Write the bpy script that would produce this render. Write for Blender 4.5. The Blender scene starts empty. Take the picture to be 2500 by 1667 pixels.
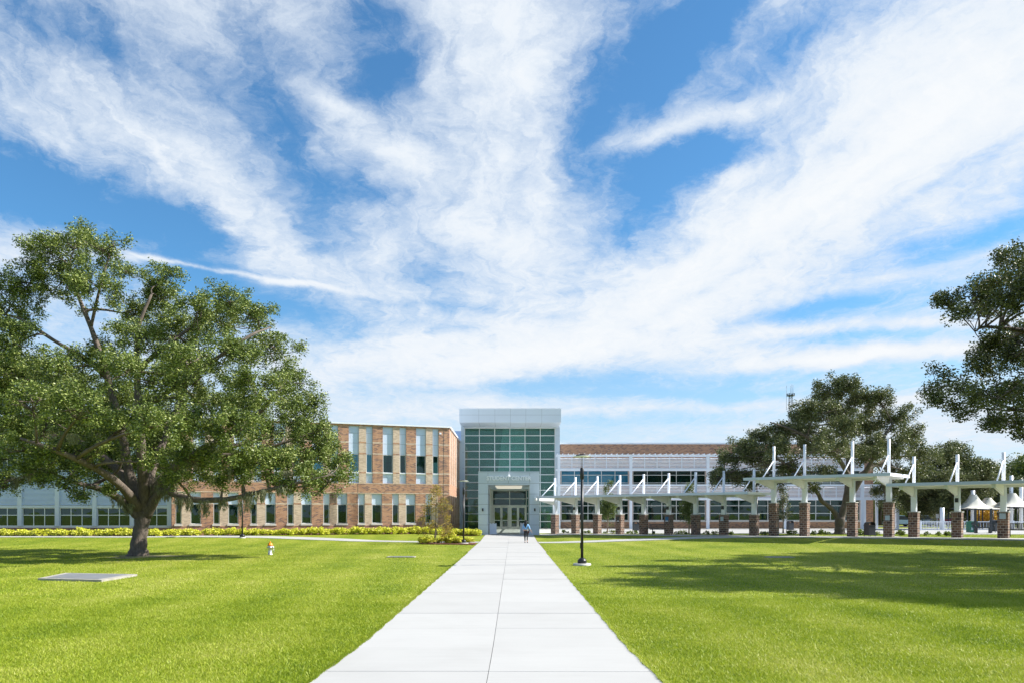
import bpy, math, random
import numpy as np
from mathutils import Vector, Matrix
R = math.radians
scene = bpy.context.scene
COL = scene.collection
EYE = 2.3; F = 1800.0; HX = 1252.0; HY = 1252.0      # focal length and horizon measured on the 2500 px wide photograph
def PX(x, Y): return (x - HX) / F * Y
def PZ(y, Y): return EYE + (HY - y) / F * Y

# ------------------------------------------------------------------ ground height
def ss(a, b, x):
    t = min(1.0, max(0.0, (x - a) / (b - a))); return t * t * (3 - 2 * t)
def wallY(X):                       # front line of the left buildings
    if X > -6.17: return 71.7
    if X < -30.1: return 63.4
    return 71.7 + 0.3465 * (X + 6.17)
def g(X, Y):
    near = 0.27 * (1 - ss(4.0, 13.5, Y))
    cen = 0.20 * ss(57, 71, Y) + 0.23 * ss(72, 85, Y)
    q = (X - 4.18) * 0.688 + (Y - 73) * 0.725
    s = (X - 4.18) * 0.725 - (Y - 73) * 0.688
    gs = 0.285 + 0.405 * min(1, max(0, s / 37.5))
    right = gs * ss(-13, -2.0, q) * ss(1.5, 5, X)
    left = 0.38 * ss(-11, -1.5, Y - wallY(X)) * ss(3.5, 9, -X)
    far = 0.5 * ss(70, 85, Y)
    return max(near, 0) + max(cen, right, left, far)

# ------------------------------------------------------------------ mesh builder
class MB:
    def __init__(s): s.v = []; s.f = []; s.m = []; s.sm = []
    def add(s, vs, fs, mat=0, smooth=False):
        n = len(s.v); s.v += [tuple(p) for p in vs]
        for f in fs:
            s.f.append(tuple(i + n for i in f)); s.m.append(mat); s.sm.append(smooth)
        return s
    def box(s, x0, x1, y0, y1, z0, z1, mat=0):
        if x0 > x1: x0, x1 = x1, x0
        if y0 > y1: y0, y1 = y1, y0
        vs = [(x0,y0,z0),(x1,y0,z0),(x1,y1,z0),(x0,y1,z0),(x0,y0,z1),(x1,y0,z1),(x1,y1,z1),(x0,y1,z1)]
        return s.add(vs, [(0,3,2,1),(4,5,6,7),(0,1,5,4),(1,2,6,5),(2,3,7,6),(3,0,4,7)], mat)
    def obox(s, o, ax, ay, az, mat=0):
        o = Vector(o); ax = Vector(ax); ay = Vector(ay); az = Vector(az)
        vs = [o, o+ax, o+ax+ay, o+ay, o+az, o+ax+az, o+ax+ay+az, o+ay+az]
        fs = [(0,3,2,1),(4,5,6,7),(0,1,5,4),(1,2,6,5),(2,3,7,6),(3,0,4,7)]
        if ax.cross(ay).dot(az) < 0: fs = [f[::-1] for f in fs]
        return s.add(vs, fs, mat)
    def tube(s, pts, rad, n=8, mat=0, cap=True):
        pts = [Vector(p) for p in pts]; vs = []; fs = []
        if not isinstance(rad, (list, tuple)): rad = [rad] * len(pts)
        up = None
        for i, p in enumerate(pts):
            d = (pts[min(i+1, len(pts)-1)] - pts[max(i-1, 0)]).normalized()
            if up is None:
                up = Vector((0,0,1)) if abs(d.z) < .9 else Vector((1,0,0))
            a = d.cross(up).normalized(); b = a.cross(d).normalized(); up = b
            for k in range(n):
                t = 2*math.pi*k/n
                vs.append(p + (a*math.cos(t) + b*math.sin(t)) * rad[i])
        for i in range(len(pts)-1):
            for k in range(n):
                k2 = (k+1) % n
                fs.append((i*n+k, i*n+k2, (i+1)*n+k2, (i+1)*n+k))
        if cap:
            fs.append(tuple(range(n))[::-1]); fs.append(tuple((len(pts)-1)*n+k for k in range(n)))
        # outward orientation
        return s.add(vs, [f[::-1] for f in fs], mat, True)
    def lathe(s, prof, c=(0,0,0), n=20, mat=0, axis='z'):
        vs = []; fs = []
        for r, z in prof:
            for k in range(n):
                t = 2*math.pi*k/n
                if axis == 'z': vs.append((c[0]+r*math.cos(t), c[1]+r*math.sin(t), c[2]+z))
                elif axis == 'x': vs.append((c[0]+z, c[1]+r*math.cos(t), c[2]+r*math.sin(t)))
                else: vs.append((c[0]+r*math.sin(t), c[1]+z, c[2]+r*math.cos(t)))
        for i in range(len(prof)-1):
            for k in range(n):
                k2 = (k+1) % n
                fs.append((i*n+k, i*n+k2, (i+1)*n+k2, (i+1)*n+k))
        fs.append(tuple(range(n))[::-1]); fs.append(tuple((len(prof)-1)*n+k for k in range(n)))
        return s.add(vs, fs, mat, True)
    def prism(s, poly, d, mat=0):     # polygon (3d points, planar) pushed along vector d
        poly = [Vector(p) for p in poly]; d = Vector(d); n = len(poly)
        vs = poly + [p + d for p in poly]
        nrm = Vector((0,0,0))
        for i in range(n): nrm += (poly[i]-poly[0]).cross(poly[(i+1)%n]-poly[0])
        fs = [tuple(range(n)), tuple(range(2*n-1, n-1, -1))] + [(i, i+n, (i+1)%n+n, (i+1)%n) for i in range(n)]
        if nrm.dot(d) > 0: fs = [f[::-1] for f in fs]
        return s.add(vs, fs, mat)
    def build(s, name, mats, parent=None, loc=(0,0,0), rotz=0):
        me = bpy.data.meshes.new(name)
        me.from_pydata(s.v, [], s.f)
        if not isinstance(mats, (list, tuple)): mats = [mats]
        for m in mats: me.materials.append(m)
        me.polygons.foreach_set('material_index', s.m)
        me.polygons.foreach_set('use_smooth', s.sm)
        me.update()
        uv = me.uv_layers.new(name='UVMap')
        for p in me.polygons:                 # metric box mapping
            nx, ny, nz = p.normal
            if abs(nz) > .7: tx, ty, vz = (1,0), (0,1), False
            else:
                l = math.hypot(nx, ny) or 1; tx = (-ny/l, nx/l); vz = True
            for li in p.loop_indices:
                c = me.vertices[me.loops[li].vertex_index].co
                uv.data[li].uv = (c.x*tx[0]+c.y*tx[1], c.z) if vz else (c.x, c.y)
        o = bpy.data.objects.new(name, me); COL.objects.link(o)
        if parent: o.parent = parent
        o.location = loc; o.rotation_euler = (0,0,rotz)
        return o
def tag(o, label=None, cat=None, group=None, kind=None):
    if label: o['label'] = label
    if cat: o['category'] = cat
    if group: o['group'] = group
    if kind: o['kind'] = kind
    return o
def thing(name, label, cat, loc=(0,0,0), rotz=0, group=None):
    o = bpy.data.objects.new(name, None); COL.objects.link(o)
    o.location = loc; o.rotation_euler = (0,0,rotz); o.empty_display_size = .2
    return tag(o, label, cat, group)
def dup(root, loc, rotz=None, label=None, scale=None):
    def cp(o, parent):
        c = o.copy(); COL.objects.link(c)
        if parent: c.parent = parent
        for ch in list(kids.get(o, [])): cp(ch, c)
        return c
    kids = {}
    for o in bpy.data.objects:
        if o.parent: kids.setdefault(o.parent, []).append(o)
    c = cp(root, None); c.location = loc
    if rotz is not None: c.rotation_euler = (0,0,rotz)
    if scale: c.scale = (scale,)*3 if not isinstance(scale, tuple) else scale
    if label: c['label'] = label
    return c

# ------------------------------------------------------------------ materials
class NT:
    def __init__(s, mat):
        mat.use_nodes = True; s.t = mat.node_tree; s.t.nodes.clear()
    def n(s, typ, ins=None, **kw):
        nd = s.t.nodes.new(typ)
        for k, v in kw.items(): setattr(nd, k, v)
        for k, v in (ins or {}).items():
            sock = nd.inputs[k]
            if isinstance(v, bpy.types.NodeSocket): s.t.links.new(v, sock)
            elif isinstance(v, bpy.types.Node): s.t.links.new(v.outputs[0], sock)
            else: sock.default_value = v
        return nd
    def math(s, op, a, b=0.0, c=None, clamp=False):
        ins = {0: a, 1: b}
        if c is not None: ins[2] = c
        return s.n('ShaderNodeMath', ins, operation=op, use_clamp=clamp).outputs[0]
    def mix(s, f, a, b, blend='MIX'):
        nd = s.n('ShaderNodeMix', None, data_type='RGBA', blend_type=blend)
        for i, v in ((0, f), (6, a), (7, b)):
            if isinstance(v, bpy.types.NodeSocket): s.t.links.new(v, nd.inputs[i])
            elif i == 0: nd.inputs[0].default_value = v
            else: nd.inputs[i].default_value = (*v, 1) if len(v) == 3 else v
        return nd.outputs[2]
    def ramp(s, f, stops):
        nd = s.n('ShaderNodeValToRGB', {0: f}); e = nd.color_ramp.elements
        while len(e) < len(stops): e.new(.5)
        for i, (p, c) in enumerate(stops):
            e[i].position = p; e[i].color = (*c, 1) if len(c) == 3 else c
        return nd.outputs[0]
    def noise(s, vec, scale, detail=4, rough=.55, dist=0):
        ins = {'Scale': scale, 'Detail': detail, 'Roughness': rough, 'Distortion': dist}
        if vec is not None: ins['Vector'] = vec
        return s.n('ShaderNodeTexNoise', ins).outputs[0]
    def out(s, sh): s.n('ShaderNodeOutputMaterial', {'Surface': sh})
def c4(c): return (*c, 1)
def simple(name, col, rough=.6, metal=0, var=.12, vscale=3.0, spec=.5, bump=0.0):
    m = bpy.data.materials.new(name); N = NT(m)
    co = N.n('ShaderNodeTexCoord').outputs['Object']
    nz = N.noise(co, vscale, 5, .6)
    k = N.n('ShaderNodeMapRange', {0: nz, 1: .3, 2: .7, 3: 1-var, 4: 1+var}).outputs[0]
    hsv = N.n('ShaderNodeHueSaturation', {'Value': k, 'Color': c4(col)}).outputs[0]
    p = N.n('ShaderNodeBsdfPrincipled', {'Base Color': hsv, 'Roughness': rough, 'Metallic': metal, 'Specular IOR Level': spec})
    if bump:
        b = N.n('ShaderNodeBump', {'Height': N.noise(co, vscale*14, 4), 'Strength': bump, 'Distance': .01})
        N.t.links.new(b.outputs[0], p.inputs['Normal'])
    N.out(p.outputs[0]); return m
def brick(name, c1, c2, c3, mortar, w, h, ms=.012):
    m = bpy.data.materials.new(name); N = NT(m)
    uv = N.n('ShaderNodeUVMap', uv_map='UVMap').outputs[0]
    b = N.n('ShaderNodeTexBrick', {'Vector': uv, 'Color1': (0,0,0,1), 'Color2': (1,1,1,1), 'Mortar': (.5,.5,.5,1), 'Scale': 1,
        'Mortar Size': ms, 'Mortar Smooth': .15, 'Bias': 0, 'Brick Width': w, 'Row Height': h})
    col = N.ramp(b.outputs[0], [(0, c3), (.20, c3), (.30, c1), (.7, c2), (1, tuple(min(1,x*1.15) for x in c2))])
    big = N.noise(uv, .6, 3); col = N.mix(N.n('ShaderNodeMapRange', {0: big, 1: .35, 2: .7, 3: 0, 4: .25}).outputs[0], col, c1)
    grit = N.noise(uv, 40, 3); col = N.mix(N.n('ShaderNodeMapRange', {0: grit, 1: .3, 2: .7, 3: 0, 4: .18}).outputs[0], col, c3)
    col = N.mix(b.outputs[1], col, mortar)
    bp = N.n('ShaderNodeBump', {'Height': N.math('SUBTRACT', 1.0, b.outputs[1]), 'Strength': .5, 'Distance': .008})
    p = N.n('ShaderNodeBsdfPrincipled', {'Base Color': col, 'Roughness': .85, 'Normal': bp.outputs[0]})
    N.out(p.outputs[0]); return m
def glass(name, tint, refl=.01, wav=.008, dif=None, df=.0):
    m = bpy.data.materials.new(name); N = NT(m)
    co = N.n('ShaderNodeNewGeometry').outputs['Position']
    bp = N.n('ShaderNodeBump', {'Height': N.noise(co, .55, 2), 'Strength': 1.0, 'Distance': wav})
    gl = N.n('ShaderNodeBsdfGlossy', {'Color': (.9,1,.98,1), 'Roughness': .0, 'Normal': bp.outputs[0]})
    tr = N.n('ShaderNodeBsdfTransparent', {'Color': c4(tint)})
    fr = N.n('ShaderNodeFresnel', {'IOR': 1.5})
    fac = N.math('ADD', fr.outputs[0], refl, clamp=True)
    body = tr.outputs[0]
    if dif: body = N.n('ShaderNodeMixShader', {0: df, 1: body, 2: N.n('ShaderNodeBsdfDiffuse', {'Color': c4(dif)}).outputs[0]}).outputs[0]
    mx = N.n('ShaderNodeMixShader', {0: fac, 1: body, 2: gl.outputs[0]})
    N.out(mx.outputs[0]); return m
def leafmat(name, cols, rough=.5, trans=.25, pos=.35):
    m = bpy.data.materials.new(name); N = NT(m)
    geo = N.n('ShaderNodeNewGeometry')
    rnd = geo.outputs['Random Per Island']
    nz = N.noise(geo.outputs['Position'], pos, 4)
    nz2 = N.noise(geo.outputs['Position'], pos*5, 3)  # tuft-scale tone: puts lit and shaded tuft contrast into leaf colour
    f = N.math('ADD', N.math('MULTIPLY', rnd, .7), N.math('ADD', N.math('MULTIPLY', nz, .30), N.math('MULTIPLY', N.math('SUBTRACT', nz2, .45), .9)), clamp=True)
    k = len(cols)-1
    col = N.ramp(f, [(i/k, c) for i, c in enumerate(cols)])
    p = N.n('ShaderNodeBsdfPrincipled', {'Base Color': col, 'Roughness': rough, 'Specular IOR Level': .3})
    t = N.n('ShaderNodeBsdfTranslucent', {'Color': N.mix(.45, col, (.24,.32,.06), 'MIX')})
    mx = N.n('ShaderNodeMixShader', {0: trans, 1: p.outputs[0], 2: t.outputs[0]})
    N.out(mx.outputs[0]); return m

M = {}
M['panel'] = simple('metal_panel_grey', (.56,.63,.70), .45, 0, .03, .4)
M['panel_light'] = simple('metal_panel_light', (.60,.72,.90), .4, 0, .03, .4)
M['joint'] = simple('panel_joint', (.12,.13,.14), .7)
M['white'] = simple('white_painted_steel', (.85,.88,.95), .4, 0, .03, 1)
M['cream'] = simple('cream_soffit', (.80,.80,.80), .6, 0, .04, 1)
M['roof_edge'] = simple('blue_grey_fascia', (.60,.66,.80), .4, 0, .03, 1)
M['frame'] = simple('aluminium_frame', (.72,.74,.75), .35, .2, .03, 2)
M['door_frame'] = simple('warm_aluminium', (.58,.57,.53), .4, .2, .03, 2)
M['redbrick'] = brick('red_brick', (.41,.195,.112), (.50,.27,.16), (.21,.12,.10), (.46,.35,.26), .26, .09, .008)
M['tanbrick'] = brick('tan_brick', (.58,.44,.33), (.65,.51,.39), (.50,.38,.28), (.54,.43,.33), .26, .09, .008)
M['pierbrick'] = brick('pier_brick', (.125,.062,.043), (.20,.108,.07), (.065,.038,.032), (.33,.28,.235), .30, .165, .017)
M['rowlock'] = brick('soldier_brick', (.125,.062,.043), (.18,.095,.065), (.075,.045,.036), (.31,.26,.22), .10, .34, .012)
M['cap'] = simple('cast_stone', (.50,.49,.46), .8, 0, .08, 4)
M['sill'] = simple('stone_sill', (.66,.62,.56), .8, 0, .06, 4)
M['glass'] = glass('tinted_glass', (.30,.48,.46), .015, .008, (.01,.05,.045), .3)
M['glass_green'] = glass('green_glass', (.66,.88,.84), .02, .012, (.05,.23,.17), .32)
M['glass_sky_reflect'] = glass('sky_reflection_glass', (.25,.5,.6), .03, .008, (.03,.24,.40), .6)  # sky reflection painted into the pane as diffuse blue
M['blind'] = simple('roller_blind', (.50,.85,.78), .8, 0, .05, 1)
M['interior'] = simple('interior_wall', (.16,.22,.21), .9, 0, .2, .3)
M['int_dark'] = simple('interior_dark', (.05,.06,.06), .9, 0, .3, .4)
M['black'] = simple('black_powder_coat', (.012,.013,.015), .38, 0, .1, 4)
M['dark'] = simple('dark_grey_steel', (.05,.055,.065), .5, .3, .1, 4)
M['silver'] = simple('silver_paint', (.62,.62,.66), .35, .5, .08, 10)
M['orange'] = simple('orange_paint', (.85,.28,.015), .45, 0, .08, 10)
M['signwhite'] = simple('white_plastic', (.78,.78,.84), .5, 0, .03, 3)
M['clear_glass'] = glass('clear_glass', (.86,.92,.90), .01)
M['letter'] = simple('brushed_letters', (.93,.96,1.0), .35, 0, .02, 3)
M['greenbin'] = simple('green_plastic', (.01,.16,.10), .45, 0, .1, 4)
M['fabric'] = simple('tent_fabric', (.60,.585,.52), .8, 0, .06, .7)
M['notice_blue'] = simple('blue_notice', (.03,.16,.36), .5, 0, .3, 8)
M['notice_grey'] = simple('grey_notice', (.42,.50,.58), .5, 0, .06, 6)
M['lamp_lens'] = simple('lamp_lens', (.72,.76,.66), .3)
# ------------------------------------------------------------------ camera, sun, sky
cam = bpy.data.cameras.new('camera'); co_ = bpy.data.objects.new('camera', cam); COL.objects.link(co_)
co_.location = (0, 0, EYE); co_.rotation_euler = (R(90), 0, 0)
cam.sensor_width = 36; cam.lens = 36*F/2500.0
cam.shift_y = (HY - 833.5)/2500.0; cam.shift_x = -(HX - 1250)/2500.0
cam.clip_end = 5000; cam.clip_start = .1
scene.camera = co_
EL = 38.8; AZ = 86.0                 # sun azimuth clockwise from +Y
sd = Vector((math.sin(R(AZ))*math.cos(R(EL)), math.cos(R(AZ))*math.cos(R(EL)), math.sin(R(EL))))
sl = bpy.data.lights.new('sun', 'SUN'); sl.energy = 5.0; sl.angle = R(.53); sl.color = (1, .95, .87)
so = bpy.data.objects.new('sun', sl); COL.objects.link(so)
so.rotation_euler = (-sd).to_track_quat('-Z', 'Y').to_euler(); so.location = (40, 0, 60)
scene.view_settings.view_transform = 'Standard'; scene.view_settings.look = 'None'
scene.view_settings.exposure = .90; scene.view_settings.gamma = 1
w = bpy.data.worlds.new('World'); scene.world = w; w.use_nodes = True
N = NT(w)
sky = N.n('ShaderNodeTexSky'); sky.sky_type = 'NISHITA'; sky.sun_disc = False
sky.sun_elevation = R(EL); sky.sun_rotation = R(AZ); sky.air_density = 1.0; sky.dust_density = .6; sky.ozone_density = 1.6
d = N.n('ShaderNodeTexCoord').outputs['Generated']
sep = N.n('ShaderNodeSeparateXYZ', {0: d})
dx, dy, dz = sep.outputs[0], sep.outputs[1], sep.outputs[2]
# direction on the vertical plane facing north, and on the flat cloud layer overhead
dyc = N.math('MAXIMUM', dy, .05)
U = N.math('DIVIDE', dx, dyc); V = N.math('DIVIDE', dz, dyc)
uv = N.n('ShaderNodeCombineXYZ', {0: U, 1: V, 2: 0.0}).outputs[0]
dzc = N.math('ADD', N.math('MAXIMUM', dz, 0.0), .10)
px = N.math('DIVIDE', dx, dzc); py = N.math('DIVIDE', dy, dzc)
pl = N.n('ShaderNodeCombineXYZ', {0: px, 1: py, 2: 0.0}).outputs[0]
# gentle warp so that edges of cloud fields are ragged
wn = N.n('ShaderNodeTexNoise', {'Vector': pl, 'Scale': 1.7, 'Detail': 8, 'Roughness': .62}).outputs[1]
wv = N.n('ShaderNodeVectorMath', {0: wn, 1: (.5,.5,.5)}, operation='SUBTRACT').outputs[0]
wn2 = N.n('ShaderNodeTexNoise', {'Vector': uv, 'Scale': 7.0, 'Detail': 7, 'Roughness': .6}).outputs[1]
wv2 = N.n('ShaderNodeVectorMath', {0: wn2, 1: (.5,.5,.5)}, operation='SUBTRACT').outputs[0]
uvw = N.n('ShaderNodeVectorMath', {0: wv, 1: (.20,.15,0), 2: uv}, operation='MULTIPLY_ADD').outputs[0]
uvw = N.n('ShaderNodeVectorMath', {0: wv2, 1: (.085,.085,0), 2: uvw}, operation='MULTIPLY_ADD').outputs[0]
# cloud fields: cx, cy, rx, ry (as seen, 2352 px wide), tilt, amount
BL = [(230,445,360,58,24,-.85),(60,400,200,60,10,-.5),(110,40,170,60,20,-.30),(650,230,50,170,-28,-.30),(880,190,95,80,35,-.72),(840,40,60,60,40,-.45),
 (760,110,70,40,40,-.2),(840,400,75,38,15,-.55),(1010,410,30,50,0,-.2),(1480,140,170,95,-38,-.95),(1640,30,110,40,-35,-.75),(1350,330,60,60,0,-.5),(1590,335,130,38,-12,-1.0),(1500,430,110,60,-25,-.8),(1430,560,90,50,-30,-.7),
 (1330,420,40,50,0,-.3),(1030,600,55,60,30,-.5),(960,640,60,20,10,-.35),(1090,740,150,10,0,-.15),(2260,545,190,30,-17,-.8),(2120,570,60,20,-10,-.2),(1930,705,190,20,-8,-.6),(1800,720,60,18,-10,-.3),(1960,775,230,15,-4,-.7),
 (1330,880,220,26,-4,-.75),(1500,960,200,26,-4,-.45),(640,700,160,26,14,-.6),(430,655,150,24,18,-.5),(1790,870,230,16,-6,-.5),(2200,860,160,30,-10,-.35),(1900,50,180,50,-30,-.30),(1750,150,120,40,-35,-.2),
 (2270,640,160,14,-5,-.25),(1650,910,160,14,0,-.35),(730,560,80,20,35,-.1),(500,560,60,50,30,-.35),(60,570,110,30,0,.4),
 (1130,70,170,150,30,.55),(1230,230,90,60,0,.3),(2120,300,480,190,-32,.62),(1850,470,480,70,-32,.42),(1600,620,420,80,-28,.32),(1900,470,330,14,-33,-.28),(2050,240,300,16,-35,-.22),(1700,620,260,12,-28,-.25),(2150,420,260,12,-30,-.2),(1150,420,280,140,15,.36),(1120,620,260,90,0,.36),(1250,770,520,60,-10,.42),(950,830,360,55,-2,.38),(1000,700,200,10,6,-.25),(880,770,170,9,-4,-.2),(1200,690,260,9,-10,-.15),(1690,400,55,30,-35,.5),(1690,800,500,28,-3,.5),
 (430,380,400,60,38,.26),(640,540,220,60,36,.28),(230,230,260,50,28,.10),(600,30,200,36,20,.22),(700,400,60,140,-22,-.35),(330,110,220,36,30,-.22),(560,180,60,110,-30,-.15),(130,310,140,26,28,.12),(760,230,90,22,25,.25),(830,250,60,20,0,.2),(1560,290,200,24,-16,.55),(500,616,210,5,10,.75),(680,652,90,6,8,.5),(330,590,110,9,2,.5),(560,600,200,22,12,.2),(780,240,110,20,20,.3),(900,340,140,28,22,.4),(1100,540,120,60,20,.2),
 (2300,80,300,160,-20,.35),(1000,940,500,24,0,.35),(1650,935,500,10,-2,.4),(2050,745,330,13,-4,.5),(2000,815,360,14,-5,.55),(1880,850,120,8,-14,.4),(2150,900,160,16,-16,.4),(1550,905,260,9,0,-.3),(1700,985,400,12,2,.25),(2000,650,200,10,-14,.25),(1350,965,150,9,4,-.25),(2200,1000,350,60,0,.35),(2000,820,300,18,-4,.35),(1100,920,60,14,0,.2)]
K = 2500/2352.0
uvt = N.n('ShaderNodeVectorMath', {0: wv2, 1: (.035,.03,0), 2: uv}, operation='MULTIPLY_ADD').outputs[0]
acc = None
sw = N.n('ShaderNodeSeparateXYZ', {0: uvw}); sx_ = N.n('ShaderNodeSeparateXYZ', {0: uvt})
for cx, cy, rx, ry, an, wt in BL:
    q_ = sx_ if ry < 31 else sw
    vin = N.n('ShaderNodeCombineXYZ', {0: q_.outputs[0], 1: q_.outputs[1], 2: acc if acc is not None else 0.0}).outputs[0]
    mp = N.n('ShaderNodeMapping', {'Vector': vin, 'Location': ((cx*K-HX)/F, (HY-cy*K)/F, 0), 'Rotation': (0,0,R(-an)), 'Scale': (rx*K/F*1.15, ry*K/F*1.15, 1e5)}, vector_type='TEXTURE')
    dt = N.n('ShaderNodeVectorMath', {0: mp.outputs[0], 1: mp.outputs[0]}, operation='DOT_PRODUCT').outputs['Value']
    ex = N.math('POWER', 2.71828, N.math('MULTIPLY', dt, -1.0))
    acc = N.math('MULTIPLY_ADD', ex, wt, acc if acc is not None else .53)
front = N.n('ShaderNodeMapRange', {0: dy, 1: .0, 2: .3, 3: 0, 4: 1}).outputs[0]
accm = N.n('ShaderNodeMix', {0: front, 2: .34, 3: acc}, data_type='FLOAT').outputs[0]
# streaky cirrus combed along the wind, fine mottling, large variation
plw = N.n('ShaderNodeVectorMath', {0: wv, 1: (.55,.55,0), 2: pl}, operation='MULTIPLY_ADD').outputs[0]
st = N.n('ShaderNodeMapping', {'Vector': plw, 'Rotation': (0,0,R(4)), 'Scale': (2.4, .9, 1)}).outputs[0]
n1 = N.noise(st, 1.7, 12, .66, .3)
st2 = N.n('ShaderNodeMapping', {'Vector': plw, 'Rotation': (0,0,R(3)), 'Scale': (6, 1.6, 1)}).outputs[0]
n2 = N.noise(st2, 1.9, 10, .66, 1.6)
n3 = N.noise(plw, 9.0, 10, .68, .2)
n4 = N.noise(uvw, 14.0, 10, .70, .6)
def amp(n, a): return N.math('MULTIPLY', N.math('SUBTRACT', n, .5), a)
tex = N.math('ADD', N.math('ADD', amp(n1, 1.0), amp(n2, .85)), N.math('ADD', amp(n3, .75), amp(n4, .95)))
dens = N.math('ADD', accm, tex)
alpha = N.n('ShaderNodeMapRange', {0: dens, 1: -.12, 2: 1.20, 3: .0, 4: 1}, interpolation_type='SMOOTHSTEP').outputs[0]
# thick parts are whiter, thin parts a touch blue-grey; veil of haze at the horizon
thick = N.n('ShaderNodeMapRange', {0: dens, 1: .7, 2: 1.8, 3: 0, 4: 1}, interpolation_type='SMOOTHSTEP').outputs[0]
SK = 1.0/.08
cloud = N.mix(thick, (.425*SK,.468*SK,.52*SK), (.505*SK,.52*SK,.535*SK))
hz = N.n('ShaderNodeMapRange', {0: dz, 1: -.02, 2: .30, 3: .85, 4: .0}, interpolation_type='SMOOTHSTEP').outputs[0]
base = N.mix(1.0, sky.outputs[0], (.53,.98,1.22), 'MULTIPLY')
base = N.mix(hz, base, (.36*SK,.43*SK,.51*SK))
skyc = N.mix(alpha, base, cloud)
bg = N.n('ShaderNodeBackground', {'Color': skyc, 'Strength': .08})
N.n('ShaderNodeOutputWorld', {'Surface': bg.outputs[0]})
# ------------------------------------------------------------------ ground
def grass_mat():
    m = bpy.data.materials.new('lawn_grass'); N = NT(m)
    pos = N.n('ShaderNodeNewGeometry').outputs['Position']
    s = N.n('ShaderNodeSeparateXYZ', {0: pos})
    n0 = N.noise(pos, .10, 4); n1 = N.noise(pos, .5, 5, .6)
    fib = N.n('ShaderNodeMapping', {'Vector': pos, 'Scale': (1, .55, 1)}).outputs[0]
    n2 = N.noise(fib, 9, 6, .7); n3 = N.noise(fib, 45, 4, .75)
    ph = N.math('ADD', s.outputs[0], N.math('MULTIPLY', s.outputs[1], .10))
    ph = N.math('ADD', ph, N.math('MULTIPLY', n0, 2.2))
    stripe = N.math('SINE', N.math('MULTIPLY', ph, 2*math.pi/2.9))
    f = N.math('ADD', N.math('MULTIPLY', n0, .60), N.math('MULTIPLY', n1, .40))
    f = N.math('ADD', f, N.math('MULTIPLY', N.math('SUBTRACT', n2, .5), .35))
    f = N.math('ADD', f, N.math('MULTIPLY', N.math('SUBTRACT', n3, .5), .65))
    f = N.math('ADD', f, N.math('MULTIPLY', stripe, .05))
    col = N.ramp(f, [(.22, (.080,.135,.006)), (.42, (.160,.212,.013)), (.56, (.225,.262,.022)), (.78, (.32,.325,.07))])
    bp = N.n('ShaderNodeBump', {'Height': N.math('ADD', n2, n3), 'Strength': .55, 'Distance': .05})
    p = N.n('ShaderNodeBsdfPrincipled', {'Base Color': col, 'Roughness': .8, 'Specular IOR Level': .2, 'Normal': bp.outputs[0]})
    N.out(p.outputs[0]); return m
M['grass'] = grass_mat()
def blade_mat():
    m = bpy.data.materials.new('grass_blade'); N = NT(m)
    geo = N.n('ShaderNodeNewGeometry'); pos = geo.outputs['Position']
    s = N.n('ShaderNodeSeparateXYZ', {0: pos})
    n0 = N.noise(pos, .10, 4); n1 = N.noise(pos, .5, 5, .6)
    ph = N.math('ADD', s.outputs[0], N.math('MULTIPLY', s.outputs[1], .10))
    ph = N.math('ADD', ph, N.math('MULTIPLY', n0, 2.2))
    stripe = N.math('SINE', N.math('MULTIPLY', ph, 2*math.pi/2.9))
    f = N.math('ADD', N.math('MULTIPLY', n0, .60), N.math('MULTIPLY', n1, .40))
    f = N.math('ADD', f, N.math('MULTIPLY', N.math('SUBTRACT', geo.outputs['Random Per Island'], .5), .38))
    f = N.math('ADD', f, N.math('MULTIPLY', stripe, .05))
    col = N.ramp(f, [(.18, (.115,.20,.009)), (.40, (.27,.36,.018)), (.58, (.40,.455,.034)), (.80, (.58,.57,.19))])
    p = N.n('ShaderNodeBsdfPrincipled', {'Base Color': col, 'Roughness': .5, 'Specular IOR Level': .35})
    t = N.n('ShaderNodeBsdfTranslucent', {'Color': col})
    mx = N.n('ShaderNodeMixShader', {0: .35, 1: p.outputs[0], 2: t.outputs[0]})
    N.out(mx.outputs[0]); return m
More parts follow.
